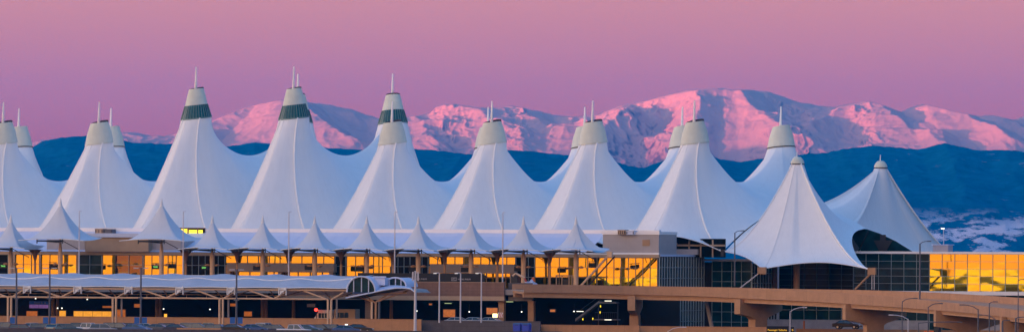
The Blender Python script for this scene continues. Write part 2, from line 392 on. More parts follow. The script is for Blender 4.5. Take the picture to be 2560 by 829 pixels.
H = np.where(back, crest + (0 - crest) * (-T) ** 1.2 * .5 + 6 * fbm(X / 60, YY / 60, 9, 3) * np.clip(-T / .1, 0, 1), H)
m, nt, b, n, mt, g, sp, noise = mountain_material('snowy_rock', 0, 0, True)
nsp = n('ShaderNodeSeparateXYZ'); nt.links.new(g.outputs['Normal'], nsp.inputs[0])
big = noise(.004, 4); fine = noise(.05, 8, (1, .5, .55), .75); mid = noise(.016, 6, (1, .4, .5), .7)
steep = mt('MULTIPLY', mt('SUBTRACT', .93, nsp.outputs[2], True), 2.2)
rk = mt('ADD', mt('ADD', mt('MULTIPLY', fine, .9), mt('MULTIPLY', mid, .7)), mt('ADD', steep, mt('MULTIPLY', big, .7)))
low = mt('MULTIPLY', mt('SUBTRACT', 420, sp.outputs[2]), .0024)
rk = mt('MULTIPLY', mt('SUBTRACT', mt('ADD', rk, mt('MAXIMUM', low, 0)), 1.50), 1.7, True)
mix = n('ShaderNodeMix', data_type='RGBA'); nt.links.new(rk, mix.inputs[0]); mix.inputs[6].default_value = (.72, .37, .36, 1); mix.inputs[7].default_value = (.15, .10, .19, 1)  # pink of the dawn sun is mixed into the snow colour
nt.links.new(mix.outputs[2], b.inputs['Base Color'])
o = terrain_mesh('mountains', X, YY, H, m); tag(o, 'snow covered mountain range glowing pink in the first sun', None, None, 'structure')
# foothills
nx, ny = 1300, 150
xs = np.concatenate([np.linspace(-8000, -2520, 150), np.linspace(-2500, 2500, nx), np.linspace(2520, 8000, 150)]); tt = np.concatenate([np.linspace(1.0, 0, ny - 20), np.linspace(0, -1.0, 21)[1:]])
X, T = np.meshgrid(xs, tt); YY = YF - np.where(T > 0, T * 1900, T * 900)
crest = (prof(FOOT, X[0], YF) + np.clip((np.abs(X[0]) - 2400) / 800, 0, 1) * 40 * fbm(X[0] / 800, X[0] * 0 + 2.4, 27, 5))[None, :] * np.ones_like(X)
H = np.where(T > 0, crest * (1 - np.clip(T, 0, 1)) ** .9, crest * (1 - (-T) * .8))
amp = np.clip(T / .12, .0, 1) * np.clip((1 - T) / .15, 0, 1)
H += amp * 42 * (ridged(X / 330, YY / 420, 61, 5, .5) - .5)
H += np.clip(1 - np.abs(T) / .1, 0, 1) * 2.0 * fbm(X / 14, X * 0, 15, 4)
m, nt, b, n, mt, g, sp, noise = mountain_material('forested_hills', 0, 0, False)
ft = noise(.03, 7, (1, 1, 1), .7)
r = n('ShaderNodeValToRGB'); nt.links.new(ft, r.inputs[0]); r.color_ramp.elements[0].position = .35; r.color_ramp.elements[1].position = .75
r.color_ramp.elements[0].color = (.0, .045, .10, 1); r.color_ramp.elements[1].color = (.006, .13, .26, 1)  # blue of the haze is put into the forest colours
pn = noise(.0065, 9, (1, .5, 1.6), .72)
east = mt('MULTIPLY', mt('SUBTRACT', sp.outputs[0], 760), .004, True)
lowz = mt('MULTIPLY', mt('SUBTRACT', 142, sp.outputs[2]), .02, True)
msk = mt('MULTIPLY', mt('MULTIPLY', east, lowz), mt('MULTIPLY', mt('SUBTRACT', pn, .485), 22, True))
up = mt('MULTIPLY', mt('SUBTRACT', noise(.007, 8, (1, .6, 2.2), .75), .66), 14, True)
hiz = mt('MULTIPLY', mt('SUBTRACT', sp.outputs[2], 150), .02, True)
crest_n = mt('MULTIPLY', mt('SUBTRACT', mt('ADD', noise(.02, 8, (1, .4, .9), .75), mt('MULTIPLY', noise(.0022, 3), .35)), .82), 9, True)
hc = mt('MULTIPLY', mt('SUBTRACT', sp.outputs[2], 205), .012, True)
msk = mt('MAXIMUM', msk, mt('MAXIMUM', mt('MULTIPLY', up, hiz), mt('MULTIPLY', mt('MULTIPLY', crest_n, hc), .55)))
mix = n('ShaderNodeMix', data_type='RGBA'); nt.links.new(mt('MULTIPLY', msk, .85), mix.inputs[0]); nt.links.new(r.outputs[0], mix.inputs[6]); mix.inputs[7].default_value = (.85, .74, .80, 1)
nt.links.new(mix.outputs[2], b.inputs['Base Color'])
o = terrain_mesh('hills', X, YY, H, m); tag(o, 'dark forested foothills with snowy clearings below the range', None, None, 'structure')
# low rises added out of view to put dark shapes in the glass
nx, ny = 300, 24
xs = np.linspace(-9000, 2500, nx); ys = np.linspace(-5600, -4200, ny); X, YY = np.meshgrid(xs, ys)
H = 30 * np.sin(np.linspace(0, math.pi, ny))[:, None] * np.clip(ridged(X / 700, YY / 900, 5, 4) * 1.3, 0, 1) - .5
tag(terrain_mesh('reflection_rise', X, YY, H, mat('dry_grass', (.05, .045, .04), .95)), 'unseen low rise added behind the viewpoint for dark reflections', None, None, 'structure')

# ---------------- haze ----------------
hz = MB(); hz.box(-16000, 12000, -10500, 26000, -1.0, 640)
hm = bpy.data.materials.new('air'); hm.use_nodes = True; hn = hm.node_tree; hn.nodes.clear()
pv = hn.nodes.new('ShaderNodeVolumePrincipled'); pv.inputs['Color'].default_value = (.0, .42, 1.0, 1); pv.inputs['Density'].default_value = 2.5e-5
pv.inputs['Anisotropy'].default_value = 0.0
ho = hn.nodes.new('ShaderNodeOutputMaterial'); hn.links.new(pv.outputs[0], ho.inputs['Volume'])
tag(hz.build('haze', hm), 'thin blue air over the whole plain', None, None, 'stuff')
# ---------------- the great tents ----------------
BAY = 17.6 / C20
B_ = 24.5          # half the distance between the two mast rows
def smooth01(t): t = max(0, min(1, t)); return t * t * (3 - 2 * t)
def tent(kind, far, hideseam=False):
    p = dict(normal=dict(zt=36.5, zb=32.8, rt=1.6, rb=2.55, tip=40.2, sad=26.3, anc=14.0, arch=16.7, a=12.6, val=21.5, crx=-2.2),
             tall=dict(zt=42.5, zb=37.2, rt=1.3, rb=2.8, tip=46.4, sad=31.0, anc=14.0, arch=16.7, a=12.6, val=21.5, crx=-4.4),
             small=dict(zt=30.4, zb=29.2, rt=.75, rb=1.12, tip=31.5, sad=21.4, anc=11.2, arch=12.3, a=15.5, val=21.5, crx=-6.3))[kind]
    hb = BAY / 2; sgn = -1.0 if far else 1.0
    hr = hb
    hrr = hr if (kind != 'small') else 12.2
    A = p['a']
    # boundary as list of (u, v, z, exponent)
    bd = []
    nfr = 22
    cr = p['crx'] if not far else 2.2
    bul = 6.5 if kind != 'small' else .6
    xl, xr = -hr, hrr
    if kind == 'small': A_l, A_r = A + .5, A - 1.0
    else: A_l = A_r = A
    for i in range(nfr + 1):                       # front edge, left anchor to right anchor
        t = i / nfr; u = xl + (xr - xl) * t
        tc = (cr - xl) / (xr - xl)
        hump = t / tc if t < tc else (1 - t) / (1 - tc)
        arch = math.sin(math.pi * t)
        v = -(A_l + (A_r - A_l) * t) - bul * hump + (1.6 if kind != 'small' else 2.2) * arch
        z = p['anc'] + (p['arch'] - p['anc']) * arch
        if kind == 'small' and far: z += 2.2 * arch
        ex = (1.55 - .3 * smooth01((tc - t) / tc + .3)) if t < tc else 1.30 + .25 * smooth01((t - tc) / (1 - tc))
        bd.append((u, v, z, ex))
    def side(x, a):
        r = []
        ns = 26
        for i in range(1, ns + 1):
            t = i / ns; v = -a + (a + B_) * t
            z = p['anc'] + (p['val'] - p['anc']) * (1 - (1 - t) ** 1.7)
            r.append((x, v, z, 1.55 + .35 * smooth01(t)))
        return r
    R_ = side(xr, A_r); L_ = side(xl, A_l)
    xm = xr
    if kind == 'small' and not far:
        pts = [(-8.9, -12.6, 14.0), (-1.0, -16.2, 11.1), (17.6, -14.5, 11.1)]
        nfr = 30; bd = []
        for i in range(nfr + 1):
            sg, t = (0, i / 10) if i <= 10 else (1, (i - 10) / 20)
            a_, b_ = pts[sg], pts[sg + 1]; s_ = math.sin(math.pi * t)
            bd.append((a_[0] + (b_[0] - a_[0]) * t, a_[1] + (b_[1] - a_[1]) * t + (.8, 2.0)[sg] * s_, a_[2] + (b_[2] - a_[2]) * t + (.55, 1.15)[sg] * s_, 1.55 + (.15 if i > 15 else 0)))
        cr = None; xm = 5.0
        L_ = [(-8.9 - .47 * i / 26, -12.6 + (12.6 + B_) * i / 26, 14.0 + 7.5 * (1 - (1 - i / 26) ** 1.7), 1.55 + .35 * smooth01(i / 26)) for i in range(1, 27)]
    if kind == 'small':
        xm = 5.0 if not far else 1.0
        x0r = 17.6 if not far else 11.0; vr = 14.5
        R_ = []
        for i in range(1, 27):
            t = i / 26; v = -vr + (vr + B_) * t
            R_.append((x0r + (xm - x0r) * math.sin(t * math.pi / 2) ** .9, v, 11.1 + (18.1 - 11.1) * math.sin(t * math.pi / 2) ** 1.2, 1.85 + .2 * t))
        if far:
            nfr = 22; bd = [(xl + (11.0 - xl) * i / nfr, -vr + 2 * math.sin(math.pi * i / nfr), 12.5 + 2 * math.sin(math.pi * i / nfr), 1.4) for i in range(nfr + 1)]
    nb = 24; back = []
    for i in range(1, nb):
        t = i / nb; u = xm + (xl - xm) * t; s = abs(2 * t - 1)
        zl = (18.1 if t < .5 else p['val']) if kind == 'small' else p['val']
        z = zl + (p['sad'] - zl) * (1 - s) ** 1.0 * (1 + .45 * s)
        back.append((u, B_, z, (1.9 if kind != 'small' else 2.3) + .1 * (1 - s)))
    loop = bd + R_ + back + L_[::-1]
    n = len(loop); rings = 22
    zb, rb, tilt = p['zb'], p['rb'], (.10, .06 if not far else .02)
    if kind == 'small': tilt = (0, 0)
    def wob(j, t):
        j = j % n; d = (j - nfr) / (9.0 if j < nfr else 16.0)
        return -1.7 * math.exp(-d * d) * math.sin(math.pi * t ** .8) if not far and kind != 'small' else 0
    P = []
    for i in range(rings + 1):
        t = (i / rings) ** 1.15; row = []
        for (u, v, z, ex) in loop + [loop[0]]:
            an = math.atan2(v, u); x0, y0 = rb * .97 * math.cos(an), rb * .97 * math.sin(an)
            z0 = zb - .05 + (tilt[0] * x0 + tilt[1] * y0)
            k = (1 - t)
            f = k ** ex
            x = x0 * k + u * t; y = y0 * k + v * t
            x += wob(len(row), t)
            row.append((x, y * sgn, z + (z0 - z) * f))
        P.append(row)
    def P_at(j, t):
        u, v, z, ex = loop[j]; an = math.atan2(v, u); x0, y0 = rb * .97 * math.cos(an), rb * .97 * math.sin(an)
        z0 = zb - .05 + (tilt[0] * x0 + tilt[1] * y0); k = 1 - t
        return Vector((x0 * k + u * t + wob(j, t), (y0 * k + v * t) * sgn, z + (z0 - z) * k ** ex))
    root = bpy.data.objects.new('tent_canopy', None); COL.objects.link(root)
    mem = MB().grid(P).build('membrane', 'fabric', root, smooth=True)
    # seams over the ridge cables
    sm = MB()
    for j, w_ in ((nfr, .16), (0, .10), (10 if cr is None else int(nfr * (cr - xl) / (xr - xl)), .05)):
        pts = [P_at(j, q / 20) + Vector((0, -.03 * sgn, .06)) for q in range(21)]
        sm.tube(pts, w_, 6)
    sm.build('seam', 'seam', mem)
    # hem along the front edge
    MB().tube([P_at(j, 1) for j in range(nfr + 1)], .09, 6).build('hem', 'seam', mem)
    tx, ty = .10, .06 * sgn
    if kind == 'normal':
        prof_ = [(p['rb'] + .04, zb), (p['rb'] - .02, zb + .12), ((p['rb'] + p['rt']) / 2 + .12, (zb + p['zt']) / 2), (p['rt'] + .05, p['zt'] - .2), (p['rt'], p['zt'])]
        c = MB().lathe(prof_, 32, (tx, ty)).build('vent_cap', 'cap', root, smooth=True)
        MB().lathe([(p['rb'] + .07, zb - .10), (p['rb'] + .07, zb + .04)], 32, (tx, ty)).build('rim', 'dark' if far else 'cap', c)
        tt_ = (.16, -.05) if far else (.15, .22)
        top = MB().lathe([(p['rt'] + .02, p['zt'] - .14), (p['rt'] - .04, p['zt'] + .12), (p['rt'] - .18, p['zt'] + .05), (.1, p['zt'] - .6)], 32, tt_)
        top.build('vent_opening', 'hollow' if not far else 'cap', c)
    elif kind == 'tall':
        z1 = 39.6
        MB().lathe([(2.06, z1), (2.0, z1 + .1), (1.66, z1 + 1.6), (p['rt'], p['zt'])], 32, (tx, ty)).build('vent_cap', 'cap', root, smooth=True)
        MB().lathe([(2.74, zb + .05), (2.03, z1)], 32, (tx, ty)).build('glass_band', 'bandglass', root)
        mb = MB()
        for j in range(32):
            t = 2 * math.pi * j / 32; c, s = math.cos(t), math.sin(t)
            a = (2.76 * c, 2.76 * s, zb + .05 + tx * 2.76 * c + ty * 2.76 * s); b2 = (2.06 * c, 2.06 * s, z1 + tx * 2.06 * c + ty * 2.06 * s)
            mb.tube([a, b2], .05, 4)
        mb.build('mullion', 'bandbar', root)
        MB().lathe([(2.82, zb - .1), (2.80, zb + .12)], 32, (tx, ty)).build('rim', 'bandbar', root)
        MB().lathe([(p['rt'] + .03, p['zt'] - .12), (p['rt'] - .05, p['zt'] + .1), (p['rt'] - .15, p['zt'] + .04), (.1, p['zt'] - .5)], 24, (.14, .15 * sgn)).build('vent_opening', 'hollow', root)
    else:
        MB().lathe([(rb + .08, zb), (rb + .02, zb + .35), (.95, zb + .75), (.60, zb + 1.15), (.1, zb + 1.25)], 24).build('vent_cap', 'cap', root, smooth=True)
        MB().lathe([(rb + .12, zb - .12), (rb + .12, zb + .04)], 24).build('rim', 'hollow', root)
    MB().tube([(-.15, 0, p['zt'] - 1), (-.05, 0, p['tip'])], .30 if kind != 'small' else .10, 8, .13 if kind != 'small' else .05).build('mast', 'parapet', root)
    # anchor brackets at the front corner
    br = MB()
    q = P_at(nfr, 1)
    br.box(q.x - .25, q.x + .25, q.y - .3, q.y + .3, q.z - .8, q.z + .35)
    if kind == 'small' and not far:
        q = P_at(nfr, 1); br = MB(); br.box(q.x - .3, q.x + 1.1, q.y - .3, q.y + .3, q.z - .9, q.z + .3)
        MB().tube([(q.x + .3, q.y, q.z - .6), (q.x - 2.6, q.y, 7.7)], .17, 6).build('strut', 'concplain', root)
        for dx in (.4, .8): MB().tube([(q.x + dx, q.y, q.z - .6), (q.x + dx, q.y, 7.7)], .07, 6).build('prop', 'polew', root)
        q = P_at(10, 1); MB().box(q.x - .8, q.x + .7, q.y - .3, q.y + .3, q.z - .9, q.z + .3).build('anchor_bracket', 'concplain', root)
        MB().tube([(q.x - .3, q.y, q.z - .5), (q.x - 4.2, q.y - .3, 7.6)], .12, 6).build('strut', 'polew', root)
    br.build('anchor_bracket', 'dark' if kind != 'small' else 'concplain', root)
    return root
protos = {}
def place_tent(kind, far, k, label):
    key = (kind, far)
    if key not in protos: o = protos[key] = tent(kind, far)
    else: o = copy_tree(protos[key])
    X = OX + 17.6 * k; Y = OY - 6.4 * k
    if far: X += 49 * S20; Y += 49 * C20
    o.location = (X, Y, 0); o.rotation_euler = (0, 0, -R(20))
    tag(o, label, 'tent roof', 'peaked fabric tents of the terminal roof, front row' if not far else 'peaked fabric tents of the terminal roof, back row')
    return o
NEAR = {-5: ('normal', 'white peaked tent roof cut by the left edge of the photo, front row'), -4: ('normal', 'white peaked front tent left of the first tall glass-banded tent, standing over the roof-top unit'),
        -3: ('tall', 'tall front tent with teal glass band, the one further left, open sky beside its cap'), -2: ('tall', 'tall front tent with teal glass band, with the pink mountain directly behind its cap'),
        -1: ('normal', 'white peaked front tent whose cap overlaps the back tent with the glass band'), 0: ('normal', 'white peaked front tent in mid photo, two thin masts close together at its cap'),
        1: ('normal', 'white front tent behind the last kerb canopies, back tent cap showing just left of it'), 2: ('normal', 'white peaked front tent rising behind the beige roof block and its end'),
        3: ('small', 'small round-capped front tent reaching down over the black glass wall at the terminal end')}
for k, (kind, lb) in NEAR.items(): place_tent(kind, False, k, lb)
FAR = {-6: ('normal', 'back tent peeping out right of the tent cut by the left edge'), -5: ('normal', 'back tent almost hidden behind the front tent with the leftmost whole cap'),
       -3: ('tall', 'tall back tent behind the second glass-banded front tent, only its left flank showing'), -2: ('tall', 'tall back tent with teal glass band rising behind a lower front tent cap'),
       -1: ('normal', 'back tent peeping out left of the middle front tent cap'), 0: ('normal', 'back tent whose cap shows left of the front tent beyond the last kerb canopy'),
       1: ('normal', 'back tent whose cap shows left of the front tent over the beige block'), 2: ('normal', 'lone back tent with full cap visible before the large pink mountain'),
       3: ('small', 'small back tent at the far right with a dark arched opening at its foot'), -4: ('normal', 'back tent hidden behind the first tall front tent')}
for k, (kind, lb) in FAR.items(): place_tent(kind, True, k, lb)
# ================= terminal building =================
def ordinal(i, n, what):
    names = ['leftmost', 'second from left', 'third from left', 'fourth from left', 'fifth from left', 'sixth from left', 'seventh from left', 'eighth from left', 'ninth from left', 'tenth from left', 'eleventh from left', 'twelfth from left']
    if i == n - 1 and n > 1: return 'rightmost ' + what
    return names[i] + ' ' + what if i == 0 else what + ' ' + names[i]
T0 = thing('terminal_building', 'long airport terminal under the tents with gold reflecting glass and pale sloping side roof', 'terminal', 0, 0, 0)
def B(name, m, mb, par=None): return mb.build(name, m, par if par is not None else T0)
VP = -20.5; ZP = 17.6; VF = -31.0; ZF = 13.45; DECK = 7.5
uL, uM = Uat(-260, VF), Uat(1648, VF)
def slab(x0, x1, v0, v1, z0, z1, mb=None):
    mb = mb or MB(); return mb.box(Uat(x0, v0), Uat(x1, v0), v0, v1, z0, z1)
# parapet + sloping pale roof
B('parapet', 'parapet', slab(-260, 1648, VP, VP + 1.2, ZP - .62, ZP))
us = [Uat(-260, VP) + (Uat(1512, VP) - Uat(-260, VP)) * i / 60 for i in range(61)]
g = MB(); g.grid([[(u, VP - .02 - (VP - .02 - VF + .5) * t, ZP - .62 - (ZP - .62 - ZF) * (t ** .75)) for u in us] for t in [i / 10 for i in range(11)]])
B('side_roof', 'roofmetal', g)
rb_ = MB()
for u in us[::1]: rb_.tube([(u, VP - .02 - (VP - .02 - VF + .5) * t, ZP - .58 - (ZP - .62 - ZF) * (t ** .75)) for t in [i / 8 for i in range(9)]], .012, 4)
B('roof_seam', 'roofmetal', rb_)
# inner body closing the volume (unlit rooms)
B('inner_wall', 'interior', slab(-260, 1640, VF + 1.4, VF + 2, 1.6, ZF - .2))
B('cornice', 'beige', slab(-260, 1648, VF - .35, VF + .6, ZF - .55, ZF - .02))
# pieces of facade: kinds by position
def window(x0, x1, v, z0, z1, cols, rows, kind, mull='mullion', tilt=0.35, par=None, rowtilt=None, mw=.06):
    """one glazed section: pane sheet with slightly uneven panes, bars as its part"""
    u0, u1 = Uat(x0, v), Uat(x1, v)
    g = MB(); b = MB(); rnd = random.Random(int(x0 * 7 + z0 * 13))
    for r in range(rows):
        for c in range(cols):
            a0 = u0 + (u1 - u0) * c / cols; a1 = u0 + (u1 - u0) * (c + 1) / cols
            b0 = z0 + (z1 - z0) * r / rows; b1 = z0 + (z1 - z0) * (r + 1) / rows
            ta = math.tan(R(rnd.uniform(-tilt, tilt))) * (a1 - a0) / 2
            te = math.tan(R(rnd.uniform(-tilt, tilt) * .55 + (rowtilt[r] if rowtilt else 0))) * (b1 - b0) / 2
            g.quad((a0, v - ta - te, b0), (a1, v + ta - te, b0), (a1, v + ta + te, b1), (a0, v - ta + te, b1))
    for c in range(cols + 1):
        a0 = u0 + (u1 - u0) * c / cols; b.box(a0 - mw / 2, a0 + mw / 2, v - .16, v - .03, z0, z1)
    for r in range(rows + 1):
        b0 = z0 + (z1 - z0) * r / rows; b.box(u0, u1, v - .13, v - .035, b0 - mw / 2, b0 + mw / 2)
    w_ = g.build('window', kind, par or T0, recalc=False); b.build('window_frame', mull, w_)
    return w_
zt, zb_ = ZF - .6, DECK
RT = [-.35, -.12, .10]
def rt(n): return [.75] if n == 1 else [.34 + .5 * i / max(1, n - 1) for i in range(n)]
for (x0, x1, kind, cols, rows) in [(-260, -90, 'gold', 6, 3), (-90, 22, 'blackglass', 4, 3), (40, 100, 'gold', 3, 3), (104, 193, 'gold', 4, 3), (197, 256, 'tealglass', 2, 3), (258, 290, 'gold', 1, 3), (290, 358, 'dimglass', 2, 3), (361, 462, 'gold', 5, 3), (466, 564, 'blackglass', 6, 3),
                                   (840, 866, 'blackglass', 2, 3), (868, 980, 'gold', 5, 3), (982, 1072, 'blackglass', 6, 3), (1292, 1338, 'blackglass', 3, 3), (1339, 1372, 'gold', 1, 3), (1376, 1518, 'gold', 6, 3), (1518, 1645, 'gold', 7, 3)]:
    if kind == 'dimglass' and 'dimglass' not in M: M['dimglass'] = mirror_mat('dim_tint_mirror', (.25, .16, .10), bump=.03)  # weaker tint dims the reflected dawn in these panes
    window(x0, x1, VF, zb_ + .3, zt, cols, rows, kind, 'beige' if kind == 'gold' else 'mullion', rowtilt=rt(rows) if kind in ('gold', 'dimglass') else None, mw=.07)
# entrance bays with concrete portals
for (x0, x1) in ((566, 838), (1074, 1290)):
    window(x0, x1, VF, zt - 1.25, zt, 10, 1, 'gold', 'mulldark', mw=.08, rowtilt=[.75])
    B('portal_beam', 'beige', slab(x0 + 2, x1 - 2, VF - 1.6, VF - .2, zt - 2.75, zt - 1.3))
    for xa in (x0 + 6, (x0 + x1) / 2 - 2, x1 - 10): B('portal_pier', 'beige', slab(xa - 4, xa + 5, VF - 1.5, VF - .2, DECK, zt - 2.76))
    window(x0, x1, VF, DECK, zt - 1.6, 9, 2, 'gold', 'beige', mw=.12, rowtilt=[.34, .7])
B('end_pier', 'beige', slab(22, 39, VF - .3, VF + .5, DECK, ZF - .56)); B('end_pier', 'beige', slab(99.5, 103.5, VF - .3, VF + .5, DECK, ZF - .56))
for (a, b_) in ((193.3, 196.7), (462.5, 465.5), (1372.6, 1375.6), (358.5, 360.7)): B('wall_strip', 'beige', slab(a, b_, VF - .25, VF + .5, DECK, ZF - .56))
# roof block in the left part with its plant unit
B('plant_room', 'beige', slab(214, 372, VF - .9, VF + 9, ZF - .01, ZF + 2.5)); B('plant_room_roof', 'roofmetal', slab(210, 378, VF - 1.3, VF + 9.3, ZF + 2.5, ZF + 3.2))
B('plant_room', 'greyclad', slab(372, 455, VF + .8, VF + 9, ZF - .01, ZF + 2.1)); B('plant_room', 'greyclad', slab(118, 213, VF + .8, VF + 9, ZF - .01, ZF + 2.1))
# clerestory glass below the front tents, its lit ceilings
for i, k in enumerate(range(-6, 3)):
    u0, u1 = k * BAY - BAY / 2 + .3, k * BAY + BAY / 2 - .3
    g = MB()
    for j in range(8):
        a0 = u0 + (u1 - u0) * j / 8; a1 = u0 + (u1 - u0) * (j + 1) / 8
        z_a = 14.2 + 2.3 * math.sin(math.pi * j / 8) ** .8; z_b = 14.2 + 2.3 * math.sin(math.pi * (j + 1) / 8) ** .8
        g.quad((a0, -10.6, 13.6), (a1, -10.6, 13.6), (a1, -10.6, z_b), (a0, -10.6, z_a))
    cl = B('clerestory', 'blackglass', g)
    b = MB()
    for j in range(0, 9, 2):
        a0 = u0 + (u1 - u0) * j / 8; b.box(a0 - .12, a0 + .12, -10.9, -10.65, 13.6, 14.2 + 2.3 * max(0, math.sin(math.pi * j / 8)) ** .8)
    b.box(u0, u1, -10.95, -10.65, 15.15, 15.45); b.box(u0, u1, -10.8, -10.65, 14.3, 14.4)
    b.build('window_frame', 'beige', cl)
# grey clad block over the gold glass, and its angled return
uA = Uat(1648, VF)
B('clad_block', 'greyclad', MB().box(Uat(1508, VF), uA, VF + .02, VF + 9.4, ZF, ZF + 3.35))
B('clad_block_trim', 'parapet', MB().box(Uat(1508, VF) - .1, uA + .12, VF - .12, VF + 9.5, ZF + 3.35, ZF + 3.85))
B('trim_band', 'parapet', MB().box(Uat(1378, VF), uA + .1, VF - .3, VF - .02, ZF - .28, ZF + .28))
lv = MB().box(Uat(1607, VF), Uat(1626, VF), VF - .06, VF + .01, ZF + 1.45, ZF + 2.5); B('louvre', 'beige', lv)
fr = MB()
for q in range(6): fr.box(Uat(1608, VF), Uat(1625, VF), VF - .10, VF - .065, ZF + 1.55 + q * .16, ZF + 1.60 + q * .16)
B('louvre_blade', 'concplain', fr)
# return wall facing right: dark glass, dense bars (runs back from the front corner)
def side_window(u, v0, v1, z0, z1, cols, rows, kind='tealglass', mw=.07):
    g = MB(); b = MB(); rnd = random.Random(int(u * 10 + v0))
    for r in range(rows):
        for c in range(cols):
            a0 = v0 + (v1 - v0) * c / cols; a1 = v0 + (v1 - v0) * (c + 1) / cols; b0 = z0 + (z1 - z0) * r / rows; b1 = z0 + (z1 - z0) * (r + 1) / rows
            t = rnd.uniform(-.01, .01)
            g.quad((u - t, a0, b0), (u + t, a1, b0), (u + t, a1, b1), (u - t, a0, b1))
    for c in range(cols + 1):
        a0 = v0 + (v1 - v0) * c / cols; b.box(u + .03, u + .17, a0 - mw / 2 - .04, a0 + mw / 2 + .04, z0, z1)
    for r in range(rows + 1):
        b0 = z0 + (z1 - z0) * r / rows; b.box(u + .035, u + .14, v0, v1, b0 - mw / 2, b0 + mw / 2)
    w_ = g.build('window', kind, T0, recalc=False); b.build('window_frame', 'mullion', w_)
side_window(uA, VF + .05, -7, DECK - 7.3, ZF - .35, 17, 7)
B('ledge', 'roofmetal', MB().box(uA - 6, uA + .25, VF + .3, -7, ZF - .34, ZF + .02))
uB = Uat(1880, -7)
B('ledge', 'roofmetal', MB().box(uA, uB + .1, -7.4, -1, 12.35, 12.75)); 
w2 = window(1782, 1880, -7.02, .2, 12.34, 4, 7, 'tealglass')
side_window(uB, -7, 7, .2, 12.0, 9, 7)
B('inner_wall', 'interior', MB().box(uA - 1, uB - .3, -6.2, -5.8, .1, 12.2)); B('inner_wall', 'interior', MB().box(uA - .9, uA - .5, VF + 1, -6.3, .1, 13))
B('upper_glazing', 'blackglass', MB().box(Uat(1695, -12), Uat(1815, -12), -12.1, -11.9, 13.0, 16.2))
ub = MB(); ub.box(Uat(1695, -12), Uat(1815, -12), -12.4, -12.15, 14.9, 15.2)
for xx in (1725, 1754, 1784): ub.box(Uat(xx, -12) - .1, Uat(xx, -12) + .14, -12.4, -12.15, 13, 16.0)
B('window_frame', 'beige', ub)
B('roof_step', 'greyclad', MB().box(Uat(1692, -13), Uat(1745, -13), -13, -9, ZF, ZF + .95))
# south wing: black wall under the end tents then long gold wall
VS = 7.0
ZS = 14.15
window(1950, 2168, VS, DECK - .3, 12.2, 7, 5, 'blackglass', 'mulldark')
B('inner_wall', 'interior', MB().box(Uat(1950, VS), Uat(3300, VS), VS + .8, VS + 1.2, .1, 12.2))
ps = [2168, 2200, 2232, 2264, 2297, 2329]
window(2135, 2325, VS - .02, DECK - .1, ZS - .35, 6, 5, 'tealglass', 'mullion')  # dark panes stand in for a dark reflection in the same glazing
window(2325, 3290, VS - .02, DECK - .1, ZS - .35, 30, 5, 'gold', 'mullion', rowtilt=[.22, .28, .26, .62, .75], tilt=.5, mw=.07)
window(1950, 3290, VS - .5, 4.0, DECK - .75, 42, 2, 'tealglass', 'mullion')
window(1950, 3290, VS - .02, .3, 4.0, 42, 2, 'tealglass', 'mullion')
B('coping', 'parapet', MB().box(Uat(2135, VS), Uat(3300, VS), VS - .5, VS + 2, ZS - .34, ZS + .06))
B('roof', 'roofmetal', MB().box(Uat(2175, VS), Uat(3300, VS), VS + 2.01, VS + 16, ZS - .3, ZS - .1))
B('sill_band', 'parapet', MB().box(Uat(1955, VS), Uat(3300, VS), VS - 1.4, VS - .05, DECK - .74, DECK - .12))
# gable glass behind the arched opening at the far end
gb = MB(); VG = 23.0
def gq(x, y): return Q(x, y, VG)
gp = [gq(*q) for q in ((2128, 588), (2134, 576), (2150, 570), (2168, 572), (2200, 583), (2240, 602), (2292, 634), (2300, 650), (2170, 650))]
gb.prism(gp, VG, VG + .15); G_ = B('gable_glass', 'tealglass', gb)
uu0 = Uat(2120, VG)
f = MB(); f.tube([(gq(2148, 628)[0], VG - .2, gq(2148, 628)[1]), (gq(2172, 578)[0], VG - .2, gq(2172, 578)[1])], .14, 6)
f.prism([gq(*q) for q in ((2186, 600), (2233, 600), (2218, 626), (2200, 626))], VG - .3, VG - .12); f.box(gq(2202, 600)[0], gq(2216, 600)[0], VG - .28, VG - .12, gq(0, 600)[1] - .02, gq(2209, 586)[1])
f.build('gable_frame', 'dark', G_)
# round column below the near end tent
u_, z__ = Q(1996, 700, -3)
B('column', 'concplain', MB().lathe([(.52, DECK - .5), (.55, 10), (.62, 12.6)], 16, (0, 0), Uat(1993, -3), -3))
B('column', 'stone', MB().lathe([(.45, DECK - .5), (.45, 12.0)], 16, (0, 0), Uat(1938, 4), 4))
# roof top small units
def unit(label, x0, x1, y0, y1, v, m, fins=0):
    u0, z1 = Q(x0, y0, v); u1, z0 = Q(x1, y1, v)
    t = thing('rooftop_unit', label, 'rooftop unit', (u0 + u1) / 2, v, z0, 'rooftop machine housings')
    w_ = (u1 - u0) / 2; h = z1 - z0
    MB().box(-w_, w_, -.8, .8, 0, h).build('housing', m, t)
    for i in range(max(2, fins)):
        xx = -w_ * .8 + 1.6 * w_ * i / max(1, fins - 1); MB().box(xx - .05, xx + .05, -.88, -.81, h * .15, h * .85).build('fin', 'dark', t)
    MB().box(-w_ - .06, w_ + .06, -.86, .86, h, h + .08).build('lid', m, t)
unit('pale rooftop unit on the parapet right of the thin white pole', 243, 262, 572, 583, -21.9, 'beige', 3)
unit('grey blue rooftop unit with raised ends standing beside the pale one', 264, 286, 573, 583, -21.9, 'poled', 2)
unit('beige rooftop unit above the last kerb canopy', 1549, 1568, 575, 586, -31.0, 'beige', 4)
unit('blue grey rooftop unit between the beige one and the wall louvre', 1570, 1590, 577, 586, -31.0, 'roofmetal', 2)
